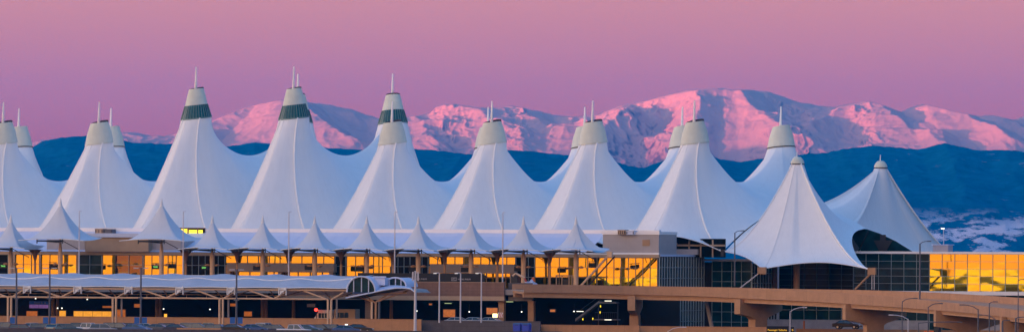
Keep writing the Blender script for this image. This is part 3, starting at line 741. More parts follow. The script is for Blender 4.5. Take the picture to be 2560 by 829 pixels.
# flood light on pole on the roof of the wing
t = thing('roof_lamp', 'white lamp on a short pole standing on the grey roof room far right', 'roof lamp', Uat(2360, 20), 20, ZS)
MB().tube([(0, 0, 0), (0, 0, 4.0)], .07, 6).build('pole', 'polew', t); MB().box(-.45, .12, -.12, .12, 4.0, 4.18).build('lamp_head', 'lampw', t)
t = thing('roof_room', 'small grey roof room beside the far end tent on the long gold glass wing', 'roof room', Uat(2358, 20), 20, ZS - .1)
MB().box(-1.4, 1.4, -1.4, 1.4, 0, 1.3).build('wall', 'greyclad', t); MB().box(-1.6, 1.6, -1.6, 1.6, 1.3, 1.42).build('roof', 'roofmetal', t)

# ================= upper roadway =================
def struct(name, m, mb, label): return tag(mb.build(name, m), label, None, None, 'structure')
def place_struct(o): o.rotation_euler = (0, 0, -R(20)); o.location = UV(0, 0, 0); return o
place_struct(struct('upper_road', 'concshade', slab(-260, 1340, -57.5, VF - .02, DECK - .9, DECK), 'upper kerbside road deck'))
place_struct(struct('upper_road_surface', 'asphalt', slab(-260, 1340, -57, VF - .3, DECK + .01, DECK + .05), 'dark asphalt surface of the upper road'))
d2 = MB().box(Uat(1340, -38), uA + 1, -45, VF - .02, DECK - .9, DECK)
place_struct(struct('forecourt', 'concshade', d2, 'forecourt slab before the gold glass corner'))
VW = -58.0
t = thing('road_parapet_wall', 'brown block parapet wall of the upper road with pale concrete beam below', 'parapet wall', Uat(1150, VW), VW, 0)
ua, ub_ = Uat(700, VW), Uat(1262, VW); u0_ = Uat(1150, VW)
MB().box(ua - u0_, ub_ - u0_, 0, .5, 6.35, 8.62).build('block_wall', 'stone', t)
MB().box(ua - u0_, ub_ - u0_, -.05, .6, 5.62, 6.34).build('edge_beam', 'beige', t)
MB().box(ua - u0_, ub_ - u0_, -.06, .56, 8.62, 8.70).build('coping', 'beige', t)
t = thing('road_parapet_wall', 'dark grey recessed parapet wall between brown block wall and curved ramp', 'parapet wall', Uat(1290, VW), VW + 2, 0)
w_ = (Uat(1318, VW) - Uat(1262, VW)) / 2
MB().box(-w_, w_ + .2, .05, .5, 6.35, 8.60).build('block_wall', 'greyblock', t); MB().box(-w_, w_ + .3, .0, .6, 5.6, 6.34).build('edge_beam', 'concshade', t)
# pale wall piece seen left of the fabric canopy, left part: low guard wall
t = thing('road_parapet_wall', 'white topped kerb wall just above the long fabric canopy at left', 'parapet wall', Uat(400, VW), VW + 1, 0)
w0, w1 = Uat(-260, VW) - Uat(400, VW), Uat(696, VW) - Uat(400, VW)
MB().box(w0, w1, 0, .4, 7.4, 9.25).build('wall', 'roofmetal', t); MB().box(w0, w1, -.1, .5, 9.25, 9.55).build('coping', 'parapet', t)
w0, w1 = Uat(700, VW) - Uat(400, VW), Uat(893, VW) - Uat(400, VW)
MB().box(w0, w1, .9, 1.2, 8.6, 9.25).build('wall', 'roofmetal', t); MB().box(w0, w1, .8, 1.3, 9.25, 9.5).build('coping', 'parapet', t)

# banner with print
def text_mesh(name, s, size, m, parent, loc, depth=.02, bold=False):
    cu = bpy.data.curves.new(name, 'FONT'); cu.body = s; cu.size = size; cu.extrude = depth; cu.align_x = 'LEFT'; cu.resolution_u = 2
    if bold: cu.offset = size * .02
    ob = bpy.data.objects.new('tmp_text', cu); COL.objects.link(ob)
    me = bpy.data.meshes.new_from_object(ob.evaluated_get(bpy.context.evaluated_depsgraph_get())); me.name = name
    bpy.data.objects.remove(ob); me.materials.clear(); me.materials.append(M[m])
    o = bpy.data.objects.new(name, me); COL.objects.link(o); o.parent = parent; o.location = loc; o.rotation_euler = (math.pi / 2, 0, 0)
    return o
VB = VW + .9
t = thing('fence_banner', 'long black mesh banner with grey lettering tied above the brown block wall', 'banner', Uat(1050, VB), VB, 8.66)
u0_ = Uat(1050, VB)
MB().box(Uat(896, VB) - u0_, Uat(1213, VB) - u0_, 0, .06, 0, 1.45).build('cloth', 'black', t)
for xs_ in (1021, 1130):
    a = Uat(xs_, VB) - u0_; lg = MB()
    for q in ((a, a + .95, .20, .27), (a, a + .95, .72, .79)): lg.box(q[0], q[1], -.03, -.005, q[2], q[3])
    lg.box(a, a + .07, -.03, -.005, .2, .79).box(a + .88, a + .95, -.03, -.005, .2, .79)
    lg.prism([(a + .15, .35), (a + .4, .35), (a + .4, .45), (a + .15, .45)], -.03, -.005).prism([(a + .2, .5), (a + .75, .6), (a + .8, .66), (a + .2, .66)], -.03, -.005).box(a + .5, a + .8, -.03, -.005, .33, .42)
    lg.build('logo', 'logo', t)
    text_mesh('lettering', 'HENSEL PHELPS', .33, 'logo', t, (a + 1.15, -.02, .38), bold=True)
pp = MB()
for i in range(9): a = Uat(896 + i * 39.5, VB) - u0_; pp.tube([(a, .12, -.1), (a, .12, 1.5)], .05, 6)
pp.build('fence_post', 'dark', t)

# piers below the upper road
for i, (x0, x1, lb) in enumerate([(918, 930, 'square pier under the end of the arched canopy'), (1249, 1265, 'pale square pier beside the striped board'), (1322, 1340, 'square pier below the start of the curved ramp')]):
    t = thing('road_pier', lb, 'pier', Uat((x0 + x1) / 2, VW + 1.5), VW + 1.5, 1.0, 'square piers under the upper road')
    MB().box(-.5, .5, -.45, .45, 0, 4.3 if i < 2 else 4.4).build('shaft', 'concplain', t); MB().box(-.56, .56, -.5, .5, 4.3 if i < 2 else 4.4, 4.6).build('cap', 'concplain', t)
ip = [(390, 397), (700, 704), (760, 766), (1085, 1092), (1150, 1156), (1405, 1412), (1430, 1436)]
for i, (x0, x1) in enumerate([(132, 138), (143, 149), (392, 397), (400, 406), (656, 661), (664, 671), (731, 741), (975, 985)]):
    t = thing('inner_column', ordinal(i, 8, 'tan inner column in the dark lower road level'), 'column', Uat((x0 + x1) / 2, -50), -50, 1.0, 'inner columns of the lower road level')
    MB().lathe([(.32, 0), (.30, 5.6)], 10).build('shaft', 'concplain', t); MB().box(-.5, .5, -.4, .4, 5.6, 5.75).build('cap', 'concplain', t)
B('lower_back_wall', 'interior', slab(-260, 1700, -36.2, -35.8, .1, DECK - .91))
place_struct(struct('lower_road', 'asphalt', slab(-260, 1345, -74, -36.3, 1.3, 1.5), 'dark lower kerbside road behind the tan wall'))
# ================= small kerb canopies =================
VK = -43.0
M['lampdim'] = mat('dim_lamp', (.8, .8, .75), .5, emit=(1, .9, .75), estr=.08)
def kerb(tall):
    root = bpy.data.objects.new('kerb_canopy', None); COL.objects.link(root)
    zt, hw, zb0, zt2 = (19.35, 4.55, 13.9, 15) if not tall else (22.1, 6.1, 15.3, 16)
    hv = 4.4 if not tall else 4.2
    loop = []
    n = 12
    def edge(p0, p1, sag):
        for i in range(n):
            t = i / n; s = math.sin(math.pi * t)
            loop.append((p0[0] + (p1[0] - p0[0]) * t, p0[1] + (p1[1] - p0[1]) * t, p0[2] + (p1[2] - p0[2]) * t + sag * s))
    z0 = zb0
    edge((-hw, -hv, z0), (hw, -hv, z0), .35); edge((hw, -hv, z0), (hw, hv, z0 + .5), -.15 if tall else -.5); edge((hw, hv, z0 + .5), (-hw, hv, z0 + .5), .3); edge((-hw, hv, z0 + .5), (-hw, -hv, z0), -.15 if tall else -.5)
    P = []
    for i in range(17):
        t = i / 16; k = 1 - t; row = []
        for (u, v, z) in loop + [loop[0]]:
            an = math.atan2(v, u); r0 = .30 if not tall else .38
            ex = 2.7 if not tall else 2.2
            row.append((r0 * math.cos(an) * k + u * t, r0 * math.sin(an) * k + v * t, z + (zt - .9 - z) * k ** ex))
        P.append(row)
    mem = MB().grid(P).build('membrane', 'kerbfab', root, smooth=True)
    MB().lathe([(.36 if not tall else .42, zt - 1.1), (.27, zt - .6), (.14, zt + .05), (.04, zt + .55)], 12, cap=True).build('finial', 'steelwhite', root, smooth=True)
    hm_ = MB(); hm_.tube([(-hw, -hv, z0)] + [loop[i] for i in range(1, n)] + [(hw, -hv, z0)], .07, 5); hm_.build('hem', 'seam', mem)
    eb = MB(); eb.tube([(-2.6, -hv + .1, z0 - .05), (2.2, -hv + .1, z0 - .05)], .15, 6)
    for xx in (-2.6, 2.2): eb.tube([(xx, -hv + .1, z0 - .5), (xx, -hv + .1, z0 + .35)], .11, 6)
    eb.tube([(-2.6, -hv + .1, z0), (0, 0, z0 - .3), (2.2, -hv + .1, z0)], .08, 5)
    eb.build('edge_bar', 'dark', root)
    cd = MB(); cd.tube([(2.3, -hv + .2, z0 - .1), (3.9, -1.0, z0 - 1.5)], .07, 5); cd.build('strut', 'dark', root)
    MB().lathe([(.42, DECK), (.40, 11.3), (.44, 12.2), (.40, 13.0), (.17, z0 - .1), (.15, zt - 1)], 14).build('column', 'truss', root, smooth=True)
    la = MB(); la.tube([(-1.0, 0, 11.15), (1.0, 0, 11.15)], .08, 6)
    arm = la.build('lamp_arm', 'concplain', root)
    for s in (-1, 1): MB().lathe([(.05, 11.0), (.42, 11.1), (.45, 11.3), (.1, 11.45)], 10, (0, 0), s * .95, 0).build('lamp_head', 'concplain', arm)
    return root
def funnel_():
    r = bpy.data.objects.new('drain_funnel', None); COL.objects.link(r)
    MB().lathe([(.16, DECK), (.16, 11.9), (.26, 12.1), (.42, 12.9), (1.0, 13.6), (1.5, 13.75)], 16).build('funnel', 'stone', r, smooth=True)
    MB().lathe([(.2, DECK), (.2, 11.5)], 10).build('downpipe', 'concplain', r)
    return r
kp = {}
xs_k = [28, 152, 405, 532, 658, 788, 918, 1047, 1179, 1310, 1441]
klab = ['cut by the left edge', 'tall leftmost one with its spike beside the thin white pole', 'tall one just left of the yellow lit opening', 'first of the low ones right of the yellow lit opening', 'over the left half of the left concrete portal',
        'over the right end of the left concrete portal', 'above the arched end of the long fabric canopy', 'above the tall white floodlight mast', 'above the right lettering of the black banner', 'above the blue portable toilets', 'rightmost one tied down by the long slanting strut']
for i, x in enumerate(xs_k):
    tall = i in (1, 2)
    if tall not in kp: o = kp[tall] = kerb(tall)
    else: o = copy_tree(kp[tall])
    at(o, Uat(x, VK), VK, 0); tag(o, 'small white kerb canopy peak, ' + klab[i], 'canopy', 'small white canopies along the upper kerb')
fl = ['left of the tall left canopy', 'right beside the thin white pole near the yellow lit opening', 'over the left end of the left concrete portal', 'above the thin white pole in the left portal', 'left of the gold panes before the banner', 'behind the thin white pole by the white floodlight mast', 'at the left end of the right concrete portal', 'over the middle of the right concrete portal', 'standing before the black panes next to the gold glass']
for i, x in enumerate([89, 466, 594, 724, 854, 984, 1113, 1245, 1376]):
    if i == 0: o = fn = funnel_()
    else: o = copy_tree(fn)
    at(o, Uat(x, VK), VK, 0); tag(o, 'dark brown drain funnel, ' + fl[i], 'drain funnel', 'funnel shaped drains between the kerb canopies')
t = thing('tie_strut', 'long slanting strut with bracket holding the corner of the last kerb canopy', 'strut', Uat(1448, VK), VK, DECK)
a = Q(1526, 634, VK); a = (a[0] - Uat(1448, VK), 0, a[1] - DECK)
MB().tube([(0, 0, .2), a], .2, 8).build('strut', 'truss', t); MB().box(a[0] - .45, a[0] + .4, -.25, .25, a[2] - .55, a[2] + .4).build('bracket', 'truss', t)
MB().tube([(.9, 1.2, .2), (a[0] + .5, 1.0, a[2] - .4)], .13, 8).build('back_strut', 'dark', t)
MB().tube([(-5.0, 0, a[2] + .45), (a[0], 0, a[2] + .1)], .05, 5).build('cable', 'dark', t)
# last canopy membrane corner reaching the bracket
def kerb_tail():
    g = MB(); P = []
    ur = Uat(1441, VK); tip = a[0] + Uat(1448, VK) - ur
    for i in range(9):
        t = i / 8; row = []
        for j in range(9):
            s = j / 8
            top = (4.5 * .1 + (tip - .45) * t, 0); zt_ = 18.3 - (18.3 - 14.1) * (1 - (1 - t) ** 2.0)
            row.append((.45 + (tip - .4) * t, -4.4 * s * (1 - t), zt_ + (14.05 - zt_) * (1 - (1 - s) ** 2.0)))
        P.append(row)
    o = g.grid(P).build('membrane_tail', 'kerbfab', None, smooth=True); return o
tl = kerb_tail(); tl.parent = [o for o in bpy.data.objects if o.name.startswith('kerb_canopy') and o.get('label', '').endswith('slanting strut')][0]

# thin white masts on the upper road
def white_mast():
    r = bpy.data.objects.new('light_mast', None); COL.objects.link(r)
    MB().tube([(0, 0, DECK), (0, 0, 20.3)], .14, 8, .08).build('pole', 'polew', r)
    h = MB().tube([(-.05, 0, 20.3), (.3, 0, 20.34)], .05, 5).build('arm', 'polew', r)
    MB().box(.1, .45, -.1, .1, 20.28, 20.38).build('lamp_head', 'polew', h)
    MB().lathe([(.3, DECK), (.2, DECK + .4)], 10).build('base', 'polew', r)
    return r
ml = ['leftmost, beside the tall left kerb canopy', 'before the yellow lit opening', 'left of the right half of the left portal', 'rising behind the arched end of the long fabric canopy', 'standing right of the brown block wall and banner']
for i, x in enumerate([199, 459, 723, 988, 1258]):
    o = wm = white_mast() if i == 0 else copy_tree(wm)
    at(o, Uat(x, -52), -52, 0); tag(o, 'tall thin white light mast, ' + ml[i], 'light mast', 'thin white masts on the upper road')

# ================= long fabric canopy of the lower island =================
t = thing('island_canopy', 'long pale fabric canopy with cream tubular frame and arched glazed end', 'canopy', Uat(400, -72), -72, 0)
UC = Uat(400, -72); VC = -72
xr = 884
u0, u1 = Uat(-280, -76) - UC, Uat(xr, -76) - UC
per = 133.5 / 15.15 / .955
ph = Uat(343, -76) - UC
P = []
nu = 200
for i in range(9):
    t_i = i / 8; row = []
    for j in range(nu + 1):
        u = u0 + (u1 - u0) * j / nu
        c = (math.cos(2 * math.pi * (u - ph) / per) + 1) / 2
        c2 = (math.cos(2 * math.pi * (u - ph - per * .27) / per) + 1) / 2
        v = -6.0 + 12 * t_i
        z = 7.55 + (9.55 - 7.55) * (1 - (1 - t_i) ** 1.35)
        z += math.sin(math.pi * t_i) * .34 * (c ** 1.6) + (.28 * c2 ** 2.5 * max(0, (t_i - .5) / .5)) + (.10 * abs(math.sin(math.pi * (u - ph) / per)) if i == 0 else 0)
        row.append((u, v, z))
    P.append(row)
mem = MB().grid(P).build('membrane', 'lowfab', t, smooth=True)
MB().tube([(p[0], p[1] - .03, p[2] + .05) for p in P[4]], .085, 5).build('seam', 'seam', mem)
MB().tube([(p[0], p[1] - .02, p[2] + .02) for p in P[0]], .07, 5).build('hem', 'seam', mem)
# back ridge beam
fr = MB(); fr.tube([(u0, -5.6, 7.25), (u1 + .5, -5.6, 7.25)], .14, 6).tube([(u0, -5.5, 5.78), (u1 - 3.9, -5.5, 5.78)], .15, 6)
fr.build('edge_beam', 'truss', t)
sp_ = 268.5 / 15.15 / .955
class _Each:
    def __init__(s, nm, m): s.nm = nm; s.m = m
    def tube(s, *a): MB().tube(*a).build(s.nm, s.m, t); return s
tr = _Each('truss_web', 'truss'); back = _Each('rear_web', 'concplain')
cols_u = [Uat(x, -77.5) - UC for x in (-242, 26, 288, 555, 826)]
for cu_ in cols_u:
    for s in (-1, 1):
        c = cu_ + s * .3
        MB().tube([(c, -5.5, 1.4), (c, -5.5, 5.7)], .19, 8).build('leg', 'truss', t)
    MB().tube([(cu_ + .8, -4.3, 1.4), (cu_ + .8, -4.3, 5.9)], .17, 8).build('leg', 'concshade', t)
    L_ = 2.7; 
    tr.tube([(cu_ - .3, -5.5, 5.7), (cu_ - 4.6, -5.5, 7.15)], .14, 6)
    tr.tube([(cu_ + .3, -5.5, 5.7), (cu_ + 2.4, -5.5, 6.9)], .14, 6)
    m_ = cu_ + sp_ / 2 + .1
    if m_ < u1 - 4:
        tr.tube([(m_, -5.5, 5.8), (m_ - 4.4, -5.5, 7.15)], .14, 6); tr.tube([(m_, -5.5, 5.8), (m_ + 2.3, -5.5, 6.9)], .14, 6)
    for s, w2_ in ((-4.2, 0), (3.2, 0)): back.tube([(cu_, -4.5, 5.8), (cu_ + s, 1.5, 7.3)], .10, 6)
    if m_ < u1 - 4:
        for s in (-3.6, 3.2): back.tube([(m_, -4.5, 5.85), (m_ + s, 1.5, 7.3)], .10, 6)
rl = MB(); rl.tube([(u0, -2, 6.35), (u1, -2, 6.35)], .06, 5)
uu = u0
while uu < u1: rl.tube([(uu, -2, 5.9), (uu, -2, 6.4)], .05, 5); uu += 3.6
rl.build('tray_rail', 'truss', t)
MB().box(u0, u1, 1.6, 5.8, 7.42, 7.5).build('soffit', 'concshade', t)
for k in range(-3, 4):
    uu = ph + per * k - .55
    if u0 + 1 < uu < u1 - 2:
        b = MB(); b.box(uu - .75, uu - .6, -6.2, -5.9, 6.4, 7.75).box(uu + .55, uu + .7, -6.2, -5.9, 6.4, 7.75).box(uu - .75, uu + .7, -6.15, -5.95, 7.3, 7.5).box(uu - .5, uu + .2, -6.1, -5.9, 6.7, 7.2).tube([(uu - .6, -6.2, 6.4), (uu + .5, -6.2, 7.3)], .09, 5)
        b.build('bracket', 'steelwhite', t)
# arched glazed end vaults and leaf roof
def arch_vault(xa, xb, yb, yt, v0, v1, name='end_vault'):
    ua, za = Q(xa, yb, VC + v0); ub2, _ = Q(xb, yb, VC + v0); _, zt = Q((xa + xb) / 2, yt, VC + v0)
    ua -= UC; ub2 -= UC; n = 16; P = []; cx = (ua + ub2) / 2; rr = (ub2 - ua) / 2; h = zt - za
    for vv in (v0, v1): P.append([(cx - rr * math.cos(math.pi * i / n), vv, za + h * math.sin(math.pi * i / n) ** .9) for i in range(n + 1)])
    sh = MB().grid(P).build(name, 'roofmetal', t, smooth=True)
    MB().tube(P[0], .15, 6).build('arch_rib', 'roofmetal', sh)
    g = MB(); pts = [(p[0], p[2]) for p in P[0]]; g.v = [(a_, v0 + .25, b_) for a_, b_ in pts]; g.f = [tuple(range(len(pts)))]
    g.build('arch_glass', 'tealglass', sh)
    m_ = MB()
    for q in (-.55, 0, .5):
        xx = cx + rr * q; m_.box(xx - .07, xx + .07, v0 + .1, v0 + .22, za, za + h * math.sqrt(1 - q * q) * .98)
    m_.build('arch_mullion', 'roofmetal', sh)
arch_vault(869, 940, 729, 690, -6.2, -1.0); arch_vault(962, 1017, 716, 693, -2.5, 3)
sd_ = MB(); 
ua, za = Q(938, 712, VC - 4); ub2, zb2 = Q(964, 692, VC - 4); sd_.box(ua - UC, ub2 - UC, -4, -1, za, zb2 - .1).tube([(ua - UC - .2, -4.1, zb2), (ub2 - UC + .2, -4.1, zb2)], .18, 6); sd_.build('link_hood', 'roofmetal', t)
lf = []
top = [(866, 741), (884, 728), (905, 718), (930, 711), (960, 707), (990, 707), (1012, 710), (1028, 716), (1038, 724)]
bot = [(866, 744), (884, 740), (905, 736), (930, 731), (960, 724), (990, 719), (1012, 719), (1028, 721), (1038, 728)]
bot2 = [(866, 745), (884, 742), (905, 740), (930, 738), (960, 738), (990, 740), (1012, 741), (1028, 742), (1038, 744)]
rows = [[], [], [], []]
for (xa, ya), (xb, yb), (xc, yc) in zip(top, bot, bot2):
    for r_, (x, y, dv) in enumerate(((xa, ya, 1.5), (xb, (ya * .45 + yb * .55), -4), (xb, yb, -6.4), (xc, yb + 1.5, -5.6))):
        q = Q(x, y, VC + dv); rows[r_].append((q[0] - UC, dv, q[1]))
MB().grid(rows[:3]).build('leaf_roof', 'roofmetal', t, smooth=True)
MB().tube(rows[2], .12, 6).build('leaf_rim', 'roofmetal', t)
u_sf = []
P = [[(p[0], -6.3, p[2] - .12) for p in rows[2]], [(p[0], 1.2, min(p[2] - .1, rows[0][i][2] - .4)) for i, p in enumerate(rows[2])]]
MB().grid(P).build('leaf_soffit', 'concshade', t, smooth=True)
cc = Uat(939, VC - 5) - UC; wb = MB()
for dx in (-4.6, -2.6, 2.8, 5.4): wb.tube([(cc, -5, 5.3), (cc + dx, -5 + (dx % 2), 6.9 + .08 * dx)], .12, 6)
wb.tube([(cc - 3.3, -5, 6.6), (cc + 5.6, -5, 6.9)], .07, 5); wb.build('leaf_strut', 'concplain', t)
for dx, m_ in ((-.45, 'truss'), (.25, 'concplain'), (.85, 'poled')): MB().tube([(cc + dx, -5.2, 1.4), (cc + dx, -5.2, 5.4)], .2, 8).build('leg', m_, t)

# lower level furniture under the canopies
VL = -62
def lit_box(name, label, cat, x0, x1, y0, y1, m, v=VL, frame='dark', group=None, d=.25, writing=None):
    ua, z1 = Q(x0, y0, v); ub, z0 = Q(x1, y1, v); z0 = max(z0, 1.5) if name != 'hanging_sign' else z0
    t = thing(name, label, cat, (ua + ub) / 2, v, z0, group); w = (ub - ua) / 2; h = z1 - z0
    MB().box(-w - .08, w + .08, .02, d, -.0, h + .08).build('frame', frame, t)
    n = max(1, round((2 * w) / 1.7)); pg = MB()
    for i in range(n):
        a_ = -w + 2 * w * i / n; pg.quad((a_ + .03, 0, .05), (a_ + 2 * w / n - .03, 0, .05), (a_ + 2 * w / n - .03, 0, h - .03), (a_ + .03, 0, h - .03))
    pg.build('panel', m, t, recalc=False)
    return t, w, h
M['kiosk'] = mat('lit_kiosk_wall', (.6, .35, .08), .6, emit=(1.0, .38, .02), estr=.22, noise=.35, nscale=.9)
M['purple'] = mat('lit_advert', (.2, .1, .3), .5, emit=(.25, .12, .35), estr=.12, noise=.6, nscale=1.0)
lit_box('kiosk', 'long amber lit kiosk wall behind the concrete wall', 'kiosk', 186, 281, 776, 792, 'kiosk')
lit_box('kiosk', 'small amber lit kiosk door left of the long one', 'kiosk', 150, 167, 775, 792, 'kiosk')
lit_box('kiosk', 'dim orange lit ticket booth below the blue hanging sign', 'kiosk', 68, 96, 776, 791, 'rust')
lit_box('kiosk', 'narrow dim kiosk opening right of the double cream columns', 'kiosk', 290, 316, 772, 792, 'rust')
for (x0, x1, y0, y1, m_, lb) in [(75, 123, 752, 770, 'purple', 'blue and purple lit hanging sign over the booth'), (258, 285, 763, 769, 'rust', 'small orange lit hanging sign above the long kiosk'), (337, 352, 758, 768, 'rust', 'small orange hanging sign left of the dark lamp post'),
                                 (577, 592, 757, 765, 'rust', 'dim orange hanging sign behind the fourth dark lamp post'), (612, 632, 777, 790, 'rust', 'orange glow of a doorway panel left of the inner columns'), (769, 790, 758, 767, 'concplain', 'tan hanging board left of the red lamp'),
                                 (1074, 1082, 757, 762, 'rust', 'tiny orange lit board above the dark gap'), (1110, 1140, 772, 792, 'rust', 'dim orange lit wall left of the first parked roof'), (1218, 1246, 768, 785, 'rust', 'dim orange lit wall behind the glowing board'),
                                 (1377, 1390, 772, 779, 'rust', 'orange wedge sign below the curved ramp'), (412, 420, 783, 792, 'amber', 'small amber lamp panel near the third dark lamp post')]:
    t_, w_, h_ = lit_box('hanging_sign', lb, 'sign', x0, x1, y0, y1, m_)
    if x0 == 75:
        MB().box(-w_, w_, -.04, -.01, h_ * .55, h_).build('header', 'signblue', t_)
        text_mesh('lettering', 'Gates A  B', .5, 'logo', t_, (-.9, -.06, h_ * .65))
# globe lamps
gx = [(91, 745), (146, 769), (157, 769), (220, 747), (411, 771), (527, 772), (1044, 776), (1175, 778), (1306, 778), (1437, 777)]
gl_ = ['under the canopy above the blue sign', 'the left one of the close pair by the small kiosk door', 'the right one of the close pair by the small kiosk door', 'under the canopy above the long kiosk', 'in the dark right of the tan inner columns', 'in the dark between double cream columns', 'right beside the white floodlight mast', 'in the middle of the dark bays below the banner', 'left of the pier at the ramp start', 'low under the curved ramp']
for i, (x, y) in enumerate(gx):
    u_, z_ = Q(x, y, -60)
    t = thing('globe_lamp', 'white globe lamp, ' + gl_[i], 'lamp', u_, -60, z_ - .9, 'white globe lamps of the lower level')
    bm_ = MB().lathe([(.01, .79), (.09, .83), (.12, .9), (.09, .97), (.01, 1.01)], 10).build('globe', 'lampw', t, smooth=True); MB().tube([(0, 0, 1.05), (0, 0, 2.2)], .03, 5).build('rod', 'dark', t)
tb = [(1122, 757), (1276, 753), (1452, 777), (1522, 751), (1522, 798)]
tl_ = ['greenish, left of the white lamp pole under the brown wall', 'greenish, under the dark recessed parapet', 'white, low at the stair under the ramp', 'white, close under the ramp right of the stair', 'white, lowest one left of the hammerhead pier']
for i, (x, y) in enumerate(tb):
    v = -59 if i < 2 else -46
    u_, z_ = Q(x, y, v); t = thing('tube_light', 'tube light, ' + tl_[i], 'tube light', u_, v, z_, 'tube lights of the lower level')
    MB().tube([(-.6, 0, 0), (.6, 0, 0)], .05, 6).build('tube', 'lampg' if i < 2 else 'lampw', t); MB().box(-.9, .9, -.12, .12, .12, .2).build('housing', 'dark', t)
u_, z_ = Q(792, 773, -70)
t = thing('signal_lamp', 'red glowing signal lamp beside the shuttle bus', 'signal', u_, -70, 1.5)
MB().lathe([(.01, z_ - 1.78), (.24, z_ - 1.68), (.30, z_ - 1.5), (.24, z_ - 1.32), (.01, z_ - 1.22)], 12).build('lens', 'red', t, smooth=True); MB().tube([(0, .2, 0), (0, .2, z_ - 1.2)], .07, 6).build('post', 'dark', t)
# glowing board with striped marker
t, w_, h_ = lit_box('light_board', 'bright yellow white glowing board beside the square pier', 'sign', 1233, 1246, 782, 793, 'lampw', v=-66)
M['boardlit'] = mat('board_light', (1, .8, .4), .5, emit=(1, .72, .30), estr=.8); [c for c in t.children if c.name.startswith('panel')][0].data.materials[0] = M['boardlit']
MB().tube([(0, .1, -1.3), (0, .1, 0)], .06, 6).build('post', 'dark', t)
u_, z_ = Q(1253, 786, -66)
t = thing('striped_marker', 'red and white diagonal striped marker board on the pier', 'marker', u_, -66, z_ - .4)
MB().box(-.4, .4, 0, .05, 0, .8).build('board', 'parapet', t); s_ = MB()
for q in range(3): s_.prism([(-.38 + q * .27, .02), (-.25 + q * .27, .02), (-.02 + q * .27, .78), (-.15 + q * .27, .78)] if q < 2 else [(.16, .02), (.29, .02), (.39, .3), (.39, .6)], -.03, -.004)
s_.build('stripe', 'stripe', t)

# ================= long walls by the car park =================
def wall(label, x0, x1, v, ztop, m, thick=.3, z0=0, cap=None, posts=None):
    t = thing('boundary_wall', label, 'wall', Uat((x0 + x1) / 2, v), v, z0); w = (Uat(x1, v) - Uat(x0, v)) / 2
    MB().box(-w, w, 0, thick, 0, ztop - z0 - .12).build('wall', m, t); MB().box(-w - .03, w + .03, -.05, thick + .05, ztop - z0 - .12, ztop - z0).build('coping', cap or m, t)
    return t, w
wall('long low tan concrete wall behind the parked cars at left', -260, 1046, -77.5, 2.62, 'concrete')
wall('dark grey block wall behind the blue toilets', 1049, 1352, -75, 2.42, 'greyblock')
wall('tan concrete wall below the start of the ramp', 1353, 1600, -72, 1.85, 'concrete')
wall('long tan concrete wall between the hammerhead piers', 1600, 1932, -70, 1.75, 'concrete')
wall('tan concrete wall right of the black amber sign', 1990, 2700, -52, 1.35, 'concrete')
wall('grey concrete barrier before the right glass wing', 1915, 2320, -40, 2.75, 'concshade')
wall('grey concrete barrier piece at the far right under the ramp', 2430, 2540, -42, 2.95, 'concshade')
t = thing('boundary_wall', 'very low dark barrier along the bottom edge before the cars', 'wall', 0, 0); t.location = (-30, 1110, 0); t.rotation_euler = (0, 0, 0)
MB().box(-90, 38, 0, .5, 0, 1.28).build('wall', 'greyblock', t); MB().box(-90, 38, -.04, .54, 1.28, 1.38).build('coping', 'greyblock', t)
t = thing('car_park_kerb', 'pale concrete edge strip beside the cars right of the orange wheelbarrow', 'kerb', 0, 0); t.location = W(525, 829, 1118)[:2] + (0,)
MB().box(-5.5, 2.0, 0, .5, 0, 1.55).build('block', 'concplain', t); MB().box(-5.6, 2.1, -.04, .54, 1.55, 1.62).build('top', 'beige', t)
bpy.data.objects.remove([c for c in t.children if c.name.startswith('top')][0]); tag(t, 'pale concrete edge strip in front of the cars between two dark lamp posts', 'kerb')
# portable toilets
for i, x in enumerate((1293.5, 1315.5)):
    if i == 0:
        pt = bpy.data.objects.new('portable_toilet', None); COL.objects.link(pt)
        MB().box(-.62, .62, 0, 1.2, 0, 2.15).build('body', 'toiletblue', pt); d_ = MB().box(-.48, .48, -.05, -.005, .12, 1.95).build('door', 'toiletblue', pt)
        MB().prism([(-.66, 2.15), (.66, 2.15), (.5, 2.35), (-.5, 2.35)], -.04, 1.24).build('roof', 'signblue', pt); MB().box(.3, .36, -.1, -.055, .9, 1.1).build('handle', 'logo', d_)
        for s in (0, 1): MB().box(-.3, .3, -.03, -.008, 1.98 + s * .08, 2.02 + s * .08).build('vent', 'dark', pt)
        o = pt
    else: o = copy_tree(pt)
    at(o, Uat(x, -84), -84, -.15); tag(o, 'blue portable toilet before the dark grey block wall, ' + ('left one' if i == 0 else 'right one'), 'toilet', 'blue portable toilets')

# ================= curved ramp =================
ST = [  # x, Y, near top y, ledge y, girder bottom y, far top y
 (1312, 1178, 709, 730, 742, 709), (1400, 1180, 710.5, 731, 743.5, 710.5), (1500, 1181, 712, 733, 745, 712), (1600, 1181, 714, 736, 748, 714), (1740, 1177, 716.5, 739, 751, 716.5), (1900, 1168, 722, 747, 758, 721), (2000, 1159, 726, 751, 763, 722),
 (2100, 1146, 731, 757, 768, 725), (2200, 1130, 738, 764, 774, 729), (2300, 1110, 747, 771, 781, 735), (2400, 1086, 757, 779, 789, 742), (2500, 1058, 768, 789, 799, 749), (2560, 1040, 775, 797, 806, 755), (2640, 1014, 786, 808, 817, 764), (2760, 975, 806, 830, 840, 780)]
def interp(x, c):
    for a_, b_ in zip(ST, ST[1:]):
        if a_[0] <= x <= b_[0]: t = (x - a_[0]) / (b_[0] - a_[0]); return a_[c] + (b_[c] - a_[c]) * t
rxs = [1312 + (2760 - 1312) * i / 70 for i in range(71)]
def sm_(x, c):
    v = [interp(min(2760, max(1312, x + d)), c) for d in (-45, -22, 0, 22, 45)]; return sum(v) / 5
ctr = [(((x - 1280) / F) * sm_(x, 1), sm_(x, 1)) for x in rxs]
